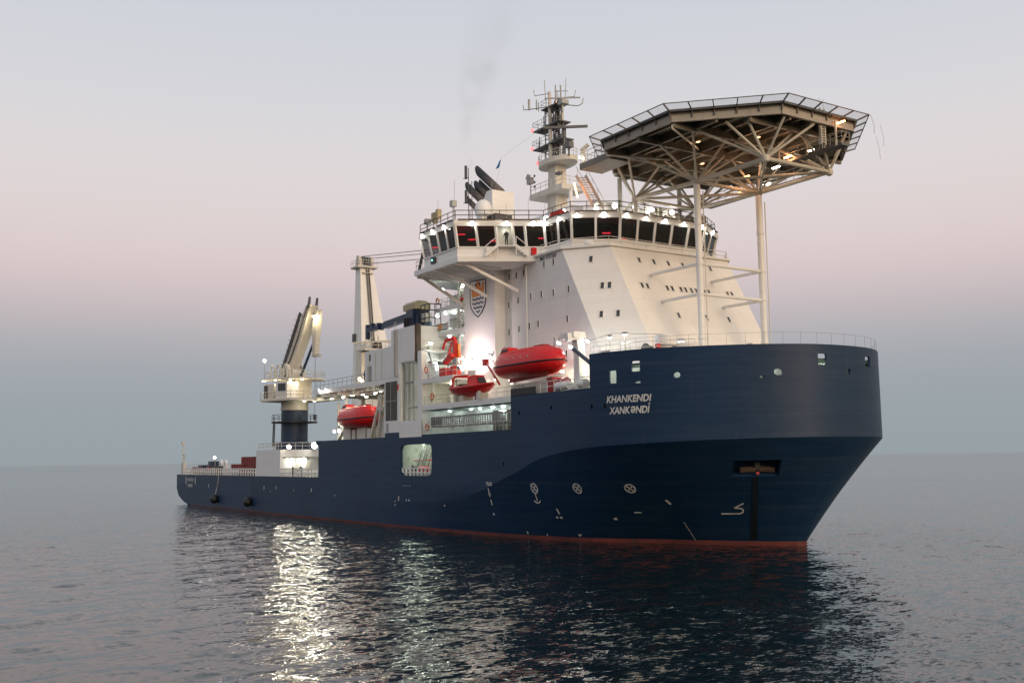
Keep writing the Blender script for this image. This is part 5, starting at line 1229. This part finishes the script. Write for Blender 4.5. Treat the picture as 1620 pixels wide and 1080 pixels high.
MB().rail([cp_(a*.98, b*.98, 18.8) for a, b in oct8+oct8[:1]], 1.1, .04, 1.2).build('lower_rail', 'offwhite', dc)
MB().rail([cp_(a*.84, b*.84, 22.2) for a, b in oct8+oct8[:1]], 1.1, .04, 1.2).build('upper_rail', 'offwhite', dc)
cbox(-3.2, -.6, .8, 3.8, 18.8, 21.2).build('machine_house', 'offwhite', dc)
cb = cbox(-.2, 2.6, 1.6, 3.9, 18.8, 21.5).build('operator_cab', 'white', dc)
cbox(-3.0, -2.2, 3.82, 3.9, 19.0, 21.0).build('machine_door', 'dark_grey', dc)
cbox(.5, 2.3, 3.92, 3.97, 20.0, 21.2).build('cab_pane', 'port_glass', cb)
cbox(-1.9, 1.9, -1.9, 1.6, 18.8, 22.0).build('turret', 'beige_steel', dc)
for b in (-1.5, 1.5): MB().beam(cp_(1.8, b, 18.8), cp_(-.2, b, 24.4), .5, .7).build('king_post', 'offwhite', dc)
m = MB()
for a in (-2.4, -.9, .8): m.path([cp_(a, 2.3, 22.2), cp_(a, 2.3, 23.9), cp_(a-.5, 2.3, 24.5), cp_(a-1.0, 2.3, 23.9), cp_(a-1.0, 2.3, 22.2)], .14)
m.tube(cp_(-1.6, -1.2, 23.2), cp_(-1.6, 1.4, 23.2), .8, n=12); m.tube(cp_(.4, -1.2, 23.0), cp_(.4, 1.4, 23.0), .8, n=12); m.build('winch', 'offwhite', dc)
# boom: raised, pair of side plates between chords, jib folded down its front
bt, tp = cp_(-1.4, 0, 22.6), cp_(4.6, .6, 33.8); bd = (tp-bt)/np.linalg.norm(tp-bt)
MB().loft([[bt+AY*b+AX*a for a, b in ((-.7, -.9), (.7, -.9), (.7, .9), (-.7, .9))], [lerp3(bt, tp, .6)+AY*b+AX*a for a, b in ((-.7, -1.0), (1.0, -1.0), (1.0, 1.0), (-.7, 1.0))], [tp+AY*b+AX*a for a, b in ((-.45, -.9), (.6, -.9), (.6, .9), (-.45, .9))]]).build('boom', 'offwhite', dc)
m = MB()
for b in (-1.2, 1.45): m.beam(bt-AX*1.15+AY*b*.7, lerp3(bt, tp, .9)-AX*1.05+AY*b*.7, .22, .6)
m.build('boom_chord', 'dark_grey', dc)
m = MB()
for k in range(12): p = lerp3(bt, tp, .1+k*.07)-AX*1.3; m.beam(p-AY*1.2, p+AY*1.45, .12, .12)
m.build('boom_rung', 'grey', dc)
m = MB()
for b in (-.7, .9): m.tube(tp+AY*b+AX*.2-V3((0, 0, .4)), tp+AY*b+AX*.5+V3((0, 0, 1.3)), .28, .2, 8)
m.build('boom_head_pin', 'dark_grey', dc)
jt, jb = tp+AX*1.5-V3((0, 0, .8)), tp+AX*.9-V3((0, 0, 8.2))
MB().loft([[jt+AY*b+AX*a for a, b in ((-.35, -.6), (.35, -.6), (.35, .6), (-.35, .6))], [lerp3(jt, jb, .45)+AY*b+AX*a for a, b in ((-.6, -.55), (.4, -.55), (.4, .55), (-.6, .55))], [jb+AY*b+AX*a for a, b in ((-.3, -.4), (.3, -.4), (.3, .4), (-.3, .4))]]).build('jib', 'beige_steel', dc)
MB().beam(jb-AX*.6, jb+AX*1.2, .5, .45).build('jib_tip', 'beige_steel', dc)
MB().tube(cp_(1.7, .2, 22.6), lerp3(jt, jb, .75)-AX*.7, .22, n=8).build('boom_ram', 'navy_crane', dc)
MB().path([lerp3(bt, tp, .12)+AY*1.0, lerp3(bt, tp, .55)+AX*.3+AY*1.06, tp+AY*.95+AX*.1], .12, 6).build('boom_line', 'dark_grey', dc)
MB().path([lerp3(bt, tp, t_)-AX*.3+AY*(1.05 if k_ % 2 else -.2) for k_, t_ in enumerate(np.linspace(.1, .95, 9))], .05, 5).build('boom_hose', 'dark_grey', dc)
for k_ in range(9): MB().box(*[v for q in zip(lerp3(bt, tp, .1+.09*k_)-V3((.2, .2, .25)), lerp3(bt, tp, .1+.09*k_)+AY*1.12+V3((.2, .2, .25))) for v in sorted(q)]).build('boom_bracket', 'beige_steel', dc)
MB().tube(jb, jb-V3((0, 0, 9.6)), .035, n=4).build('hoist_wire', 'dark_grey', dc)
MB().tube(jb-V3((0, 0, 10.4)), jb-V3((0, 0, 9.5)), .22, .3, 8).build('hook_block', 'dark_grey', dc)
for p, d, pw in ((tp+AX*1.5+AY*.9-V3((0, 0, 2.0)), (.3, -.2, -1), 160), (tp+AX*2.3+AY*.6-V3((0, 0, 1.9)), (.2, -.3, -1), 220)): floodlight(p, dc, 'lamp_warm', .3, pw, d=d, color=(1, .85, .5), off=.5)
for a, b, z in ((-3.4, 3.7, 21.85), (-.6, 3.6, 21.85), (2.6, 3.2, 21.85), (3.6, 1.6, 21.85)): floodlight(cp_(a, b, z), dc, 'lamp_warm', .28, 110, color=(1, .85, .55), off=.45)
floodlight(cp_(-3.6, 3.4, 25.2), dc, 'lamp_white', .28, 40, d=(.6, -.8, -.2)); MB().tube(cp_(-3.6, 3.4, 22.2), cp_(-3.6, 3.4, 25.2), .05).build('lamp_pole', 'grey', dc)
for a, b in ((4.6, 2.0), (5.0, 0.2)): floodlight(cp_(a, b, 18.3), dc, 'lamp_white', .3, 80, color=(1, .9, .65))
MB().beam(cp_(4.0, -1, 18.6), cp_(9.0, -1.5, 18.6), 1.6, .5).build('boom_rest', 'beige_steel', dc)

# ------------------------------------------------------------------ main mast crane amidships
mc = thing('mast_crane', 'tall tapered white mast crane rising behind the hangar', 'crane', (58, 2, 6.4))
MB().loft([[(58.7, 0, 6.4), (63.4, 0, 6.4), (63.4, 7.6, 6.4), (58.7, 7.6, 6.4)], [(58.7, .1, 22), (62.8, .1, 22), (62.8, 6.6, 22), (58.7, 6.6, 22)],
           [(58.4, .5, 30), (61.6, .5, 30), (61.6, 5.2, 30), (58.4, 5.2, 30)], [(58.2, .9, 42.2), (60.1, .9, 42.2), (60.1, 3.2, 42.2), (58.2, 3.2, 42.2)]]).build('mast', 'white', mc)
MB().box(57.6, 60.7, .2, 4.0, 42.2, 42.5).build('top_platform', 'beige_steel', mc)
MB().rail([(57.6, .2, 42.5), (60.7, .2, 42.5), (60.7, 4.0, 42.5)], 1.0, .04, 1).build('top_rail', 'offwhite', mc)
for y in (.7, 2.9): MB().prism_y([(58.4, 42.4), (60.3, 42.4), (60.0, 44.3), (58.9, 44.5)], y, y+.5).build('top_cheek', 'offwhite', mc)
m = MB()
for y in (1.4, 1.9, 2.4): m.tube((59.4, y, 43.6), (59.4, y+.25, 43.6), .75, n=14)
m.build('sheave', 'mast_dark', mc)
m = MB()
for z0, z1, yy in ((44.2, 39.9, 1.2), (44.0, 39.6, 2.9), (42.9, 38.6, 1.6)): m.tube((60.0, yy, z0), (126, yy-.5, z1-4.6), .06, n=5)
m.build('pendant_wire', 'mast_dark', mc)
MB().stairs((62.95, 2.6, 22), (60.35, 2.2, 42), .5, (0, 1, 0), 60).build('mast_ladder', 'mast_dark', mc)
m = MB()
for z in (33.0, 37.0, 41.2): m.box(60.1, 60.6, 1.2, 3.2, z, z+.12)
m.build('rest_platform', 'mast_steel', mc)
MB().box(61.6, 65.4, -.6, 6.9, 27.2, 27.5).build('machinery_platform', 'offwhite', mc)
MB().rail([(61.6, -.6, 27.5), (65.4, -.6, 27.5), (65.4, 6.9, 27.5)], 1.1, .05, 1.2).build('machinery_rail', 'offwhite', mc)
MB().box(61.0, 64.0, -.3, 6.4, 20.0, 27.0).build('machinery_house', 'offwhite', mc)
m = MB()
for k in range(7): m.box(64.0, 64.25, -.7+k*1.0, -.2+k*1.0, 20.2, 26.8)
m.build('house_rib', 'beige_steel', mc)
MB().tube((64.6, 1.6, 27.9), (64.6, 2.6, 27.9), .8, n=14).build('winch_drum', 'rust', mc); MB().tube((64.9, 3.4, 24.2), (64.9, 4.2, 24.2), 1.1, n=16).build('winch_drum', 'rust', mc)
MB().beam((62, -1.2, 28.6), (66.5, 6.0, 29.0), .3, .3).tube((63, 3, 27.5), (63, 3, 30), .12).tube((62, 0, 27.5), (63.4, 1.6, 29.6), .12).build('outrigger', 'beige_steel', mc)
MB().box(58.6, 59.4, .1, .5, 29.2, 30.6).build('vent_box', 'dark_grey', mc)
for x, y, z, p in ((64.3, -1.0, 22.3, 260), (64.5, 2.0, 22.6, 160), (64.6, 5.2, 23.6, 160), (64.7, 3.2, 22.2, 300)):
    floodlight((x, y, z), mc, 'lamp_warm' if p < 300 else 'lamp_white', .3, p, d=(.5, -.5, -.6), color=(1, .9, .68), off=.7)
mc.location.x -= 8.5

# ------------------------------------------------------------------ cargo and gear on the after deck
for k, (x, y, z, dx, dz, mt, lab) in enumerate(((31.0, -13.2, 6.36, 3.8, 1.55, 'cargo_red', 'red steel cargo basket at the bottom of the pile on the after deck'), (31.6, -13.0, 7.93, 4.4, 1.75, 'cargo_red', 'brown red cargo container on top of the pile near the crane foundation'), (26.2, -13.1, 7.4, 3.6, 1.0, 'cargo_red', 'red low cargo skid at the aft side of the pile'))):
    t = thing('cargo_container', lab, 'container', (x, y, z), 'containers on the after deck')
    MB().box(x, x+dx*2, y, y+2.2, z, z+dz).build('box', mt, t)
    for j in range(int(dx*2/.9)): MB().box(x+.3+j*.9, x+.5+j*.9, y-.06, y, z+.1, z+dz-.1).build('rib', mt, t)
    for j in (0, dx*2-.2): MB().box(x+j, x+j+.2, y-.1, y+.1, z, z+dz).build('corner_post', 'boat_red_dark', t)
for x, lab in ((19.6, 'aftmost of two white arched cable guides on the after deck'), (22.4, 'forward of two white arched cable guides, beside the red containers')):
    t = thing('cable_guide', lab, 'cable guide', (x, -12.6, 6.4), 'white cable guides')
    MB().path([(x, -13.2, 6.4), (x+.1, -13.2, 8.4), (x+.7, -13.2, 9.1), (x+1.3, -13.2, 8.4), (x+1.6, -13.2, 6.4)], .3, 8).build('arch', 'white', t)
    MB().box(x-.2, x+1.9, -13.6, -12.6, 6.4, 6.9).build('base', 'white', t)
for x, dx, h, mt, lab in ((4.6, 1.2, 1.5, 'cargo_red', 'small red drum at the very stern beside the flagstaff'), (8.6, 3.0, 1.9, 'navy_crane', 'dark blue machinery crate behind the stern rail'), (15.2, 1.6, 2.6, 'navy_crane', 'tall dark blue cabinet next to the stern floodlight'), (17.4, 4.4, 1.7, 'dark_grey', 'dark winch with red frame under the stern floodlight')):
    t = thing('deck_machine', lab, 'machinery', (x, -13, 6.4), 'machines on the after deck')
    MB().box(x, x+dx, -14.2, -12.6, 6.4, 6.4+h).build('housing', mt, t)
    MB().tube((x+.1, -14.3, 6.9+h*.3), (x+dx-.1, -14.3, 6.9+h*.3), .35, n=10).build('drum', 'cargo_red', t)
h = P('stern_lamp_post', 'grey', MB().tube((17.0, -13.4, 6.4), (17.0, -13.4, 9.6), .08)); floodlight((17.0, -13.5, 9.7), ship, 'lamp_white', .36, 10, d=(.8, -.6, .0), color=(1, .97, .85), off=.6, spot=110)
P('stern_staff', 'offwhite', MB().tube((1.4, -15.2, 6.4), (1.4, -15.2, 12.6), .10).beam((1.0, -15.2, 6.6), (2.6, -15.2, 10.6), .12, .2).box(1.2, 2.8, -15.5, -14.9, 6.4, 8.8).box(1.1, 1.7, -15.5, -15.0, 12.4, 13.0).box(1.2, 2.2, -15.4, -15.1, 10.4, 10.55))
# fenders hung over the side aft
for x, lab in ((27.4, 'black round fender hanging on a white rope nearest the stern'), (45.8, 'black round fender hanging on the hull below the crane foundation')):
    t = thing('fender', lab, 'fender', (x, -16.5, 2.2), 'black fenders on the hull side')
    MB().lathe((x, -16.55, 2.2), [(.02, -.82), (.45, -.68), (.74, -.3), (.78, .1), (.62, .5), (.3, .78), (.02, .84)], 14).build('body', 'black', t, True)
    MB().path([(x, -16.4, 3.0), (x+.1, -16.12, 4.4), (x+.5, -16.1, 4.7), (x+.8, -16.1, 6.4)] if x < 40 else [(x, -16.4, 3), (x, -16.1, 6.4)], .05 if x < 40 else .03, 5).build('rope', 'mark_white' if x < 40 else 'dark_grey', t)
# life rings
def life_ring(x, y, z, lab, nx=0):
    t = thing('life_ring', lab, 'life ring', (x, y, z), 'orange life rings'); m = MB(); pts = []
    for k in range(17):
        a = 2*math.pi*k/16; pts.append((x+.36*math.cos(a), y, z+.36*math.sin(a)))
    m.path(pts, .085, 6); m.build('ring', 'orange', t)
    m = MB()
    for k in range(4):
        a = 2*math.pi*(k+.5)/4; c_, s_ = math.cos(a), math.sin(a); m.tube((x+.36*c_+s_*.07, y, z+.36*s_-c_*.07), (x+.36*c_-s_*.07, y, z+.36*s_+c_*.07), .092, n=6)
    m.build('band', 'mark_white', t)
life_ring(107.0, -15.86, 12.5, 'orange life ring on the rail in front of the stowed gangway')
life_ring(106.9, -15.9, 19.2, 'orange life ring at the foot of the upper white stair')
life_ring(108.3, -15.85, 16.0, 'orange life ring on the boat deck rail next to the kneeling worker')
life_ring(104.0, -12.72, 28.0, 'orange life ring on the topmost open after deck')

# ------------------------------------------------------------------ people
def person_mat(name, top, legs, head):
    m, t, b = newmat(name); n = t.nodes; l = t.links; tcn = n.new('ShaderNodeTexCoord'); sp = n.new('ShaderNodeSeparateXYZ'); l.new(tcn.outputs['Object'], sp.inputs[0])
    r = n.new('ShaderNodeValToRGB'); r.color_ramp.interpolation = 'CONSTANT'; e = r.color_ramp.elements
    mr_ = n.new('ShaderNodeMapRange'); mr_.inputs['From Max'].default_value = 1.9; l.new(sp.outputs['Z'], mr_.inputs['Value']); l.new(mr_.outputs[0], r.inputs[0])
    e[0].position = 0; e[0].color = (.02, .02, .02, 1); e[1].position = .05; e[1].color = (*legs, 1)
    for p_, c_ in ((.50, top), (.80, (.45, .27, .19)), (.885, head)): x = e.new(p_); x.color = (*c_, 1)
    l.new(r.outputs[0], b.inputs['Base Color']); b.inputs['Roughness'].default_value = .8
person_mat('worker_dark', (.03, .035, .03), (.03, .03, .035), (.6, .6, .55)); person_mat('worker_blue', (.03, .08, .20), (.03, .04, .06), (.10, .06, .04)); person_mat('worker_red', (.55, .04, .03), (.03, .04, .05), (.55, .05, .04)); person_mat('worker_green', (.05, .16, .10), (.04, .13, .08), (.75, .75, .72))
def person(lab, loc, mat, rot=0., pose='stand'):
    me = bpy.data.meshes.new('person'); k = pose == 'kneel'; dz = -.45 if k else 0
    J = {'pel': (0, 0, .95+dz), 'che': (.02, 0, 1.3+dz), 'nek': (.03, 0, 1.5+dz), 'hd': (.05, 0, 1.64+dz), 'top': (.04, 0, 1.76+dz),
         'hl': (0, .1, .92+dz), 'kl': (.06 if not k else .4, .12, .5), 'al': (0, .12, .08), 'tl': (.16, .13, .04), 'hr': (0, -.1, .92+dz), 'kr': (.03, -.12, .5 if not k else .1), 'ar': (-.04 if not k else -.4, -.12, .08), 'tr': (.12 if not k else -.5, -.13, .04),
         'sl': (.02, .2, 1.42+dz), 'el': (.05, .27, 1.14+dz), 'wl': (.2, .2, .98+dz), 'fl': (.28, .16, .96+dz), 'sr': (.02, -.2, 1.42+dz), 'er': (.04, -.28, 1.14+dz), 'wr': (.18, -.24, .96+dz), 'fr': (.26, -.2, .94+dz)}
    rad = {'pel': .15, 'che': .16, 'nek': .065, 'hd': .10, 'top': .085, 'hl': .1, 'hr': .1, 'kl': .07, 'kr': .07, 'al': .05, 'ar': .05, 'tl': .045, 'tr': .045, 'sl': .075, 'sr': .075, 'el': .055, 'er': .055, 'wl': .04, 'wr': .04, 'fl': .035, 'fr': .035}
    ks = list(J); E_ = [('pel', 'che'), ('che', 'nek'), ('nek', 'hd'), ('hd', 'top'), ('pel', 'hl'), ('hl', 'kl'), ('kl', 'al'), ('al', 'tl'), ('pel', 'hr'), ('hr', 'kr'), ('kr', 'ar'), ('ar', 'tr'), ('che', 'sl'), ('sl', 'el'), ('el', 'wl'), ('wl', 'fl'), ('che', 'sr'), ('sr', 'er'), ('er', 'wr'), ('wr', 'fr')]
    me.from_pydata([J[q] for q in ks], [(ks.index(a), ks.index(b)) for a, b in E_], []); me.materials.append(MATS[mat])
    o = bpy.data.objects.new('person', me); col.objects.link(o); o.location = loc; o.rotation_euler = (0, 0, R(rot)); o['label'] = lab; o['category'] = 'person'; o['group'] = 'crew on deck'
    md = o.modifiers.new('skin', 'SKIN'); me.skin_vertices or None
    bm = bmesh.new(); bm.from_mesh(me); ly = bm.verts.layers.skin.verify(); bm.verts.ensure_lookup_table()
    for i, q in enumerate(ks): bm.verts[i][ly].radius = (rad[q], rad[q]); bm.verts[i][ly].use_root = (q == 'pel')
    bm.to_mesh(me); bm.free(); sb = o.modifiers.new('round', 'SUBSURF'); sb.levels = 1; sb.render_levels = 1
    return o
pd = cdoor+nn*.45; person('person in dark clothes standing in the open bridge wing door', (pd[0], pd[1], 31.42), 'worker_dark', -60)
person('person in blue top leaning by the hangar door on the shelter deck', (88.7, -15.3, 18.93), 'worker_blue', -90)
person('person in red top climbing the upper after stair', (109.0, -12.2, 26.4), 'worker_red', 10)
person('worker in green overalls and white helmet kneeling on the boat deck', (107.4, -15.3, 15.06), 'worker_green', -70, 'kneel')
person('person in dark clothes at the heavy rail by the crane foundation', (62.6, -15.2, 6.36), 'worker_dark', -90)
person('person in dark clothes on the after deck, forward of the rail gap', (65.6, -15.1, 6.36), 'worker_dark', -40)
person('person in dark clothes behind the rail in the hull side opening', (101.2, -14.7, 6.5), 'worker_dark', -80)

# ------------------------------------------------------------------ thin exhaust smoke drifting up from the pipes
def smoke():
    pts = [((103.0, -6.8, 46.0), .5), ((101.6, -6.6, 49), 1.3), ((101.0, -6.2, 53), 2.1), ((102.2, -5.6, 58), 2.9), ((104.5, -5, 63), 3.8), ((106.5, -4.4, 67), 3.4), ((107.5, -4, 69.5), 1.2)]
    rings = [[(p[0]+1.9*r*math.cos(a), p[1]+1.9*r*math.sin(a), p[2]) for a in np.linspace(0, 2*math.pi, 15)[:-1]] for p, r in pts]
    o = MB().loft(rings).build('smoke', 'black'); o['kind'] = 'stuff'; o['label'] = 'thin dark exhaust smoke rising from the funnel pipes'; o['category'] = 'smoke'
    m = bpy.data.materials.new('smoke'); m.use_nodes = True; t = m.node_tree; n = t.nodes; l = t.links
    n.remove(n['Principled BSDF']); v = n.new('ShaderNodeVolumePrincipled'); l.new(v.outputs[0], n['Material Output'].inputs['Volume'])
    v.inputs['Color'].default_value = (.25, .22, .21, 1)
    tcn = n.new('ShaderNodeTexCoord'); no = n.new('ShaderNodeTexNoise'); no.inputs['Scale'].default_value = .30; no.inputs['Detail'].default_value = 3; l.new(tcn.outputs['Object'], no.inputs['Vector'])
    sp = n.new('ShaderNodeSeparateXYZ'); l.new(tcn.outputs['Object'], sp.inputs[0])
    def M(op, a, b, c=None):
        q = n.new('ShaderNodeMath'); q.operation = op
        for k, x in enumerate((a, b, c)):
            if x is None: continue
            if isinstance(x, (int, float)): q.inputs[k].default_value = x
            else: l.new(x, q.inputs[k])
        return q.outputs[0]
    z = sp.outputs['Z']; zz = M('SUBTRACT', z, 53.0); cxn = M('MULTIPLY_ADD', M('MULTIPLY', zz, zz), .027, 101.0)
    dx = M('SUBTRACT', sp.outputs['X'], cxn); dy = M('SUBTRACT', sp.outputs['Y'], M('MULTIPLY_ADD', M('SUBTRACT', z, 46.0), .12, -6.8))
    rr_ = M('MULTIPLY_ADD', M('SUBTRACT', z, 46.0), .21, .6); q2 = M('DIVIDE', M('ADD', M('MULTIPLY', dx, dx), M('MULTIPLY', dy, dy)), M('MULTIPLY', rr_, rr_))
    fall = M('MAXIMUM', M('SUBTRACT', 1.0, q2), 0.0); top_ = M('MINIMUM', M('MAXIMUM', M('MULTIPLY', M('SUBTRACT', 69.0, z), .07), 0.0), 1.0)
    r = n.new('ShaderNodeMapRange'); r.inputs['From Min'].default_value = .36; r.inputs['From Max'].default_value = .75; r.inputs['To Max'].default_value = .08
    l.new(no.outputs[0], r.inputs['Value']); l.new(M('MULTIPLY', M('MULTIPLY', r.outputs[0], fall), top_), v.inputs['Density'])
    o.data.materials.clear(); o.data.materials.append(m)
smoke()
sc.cycles.volume_step_rate = 4.0; sc.cycles.volume_max_steps = 64
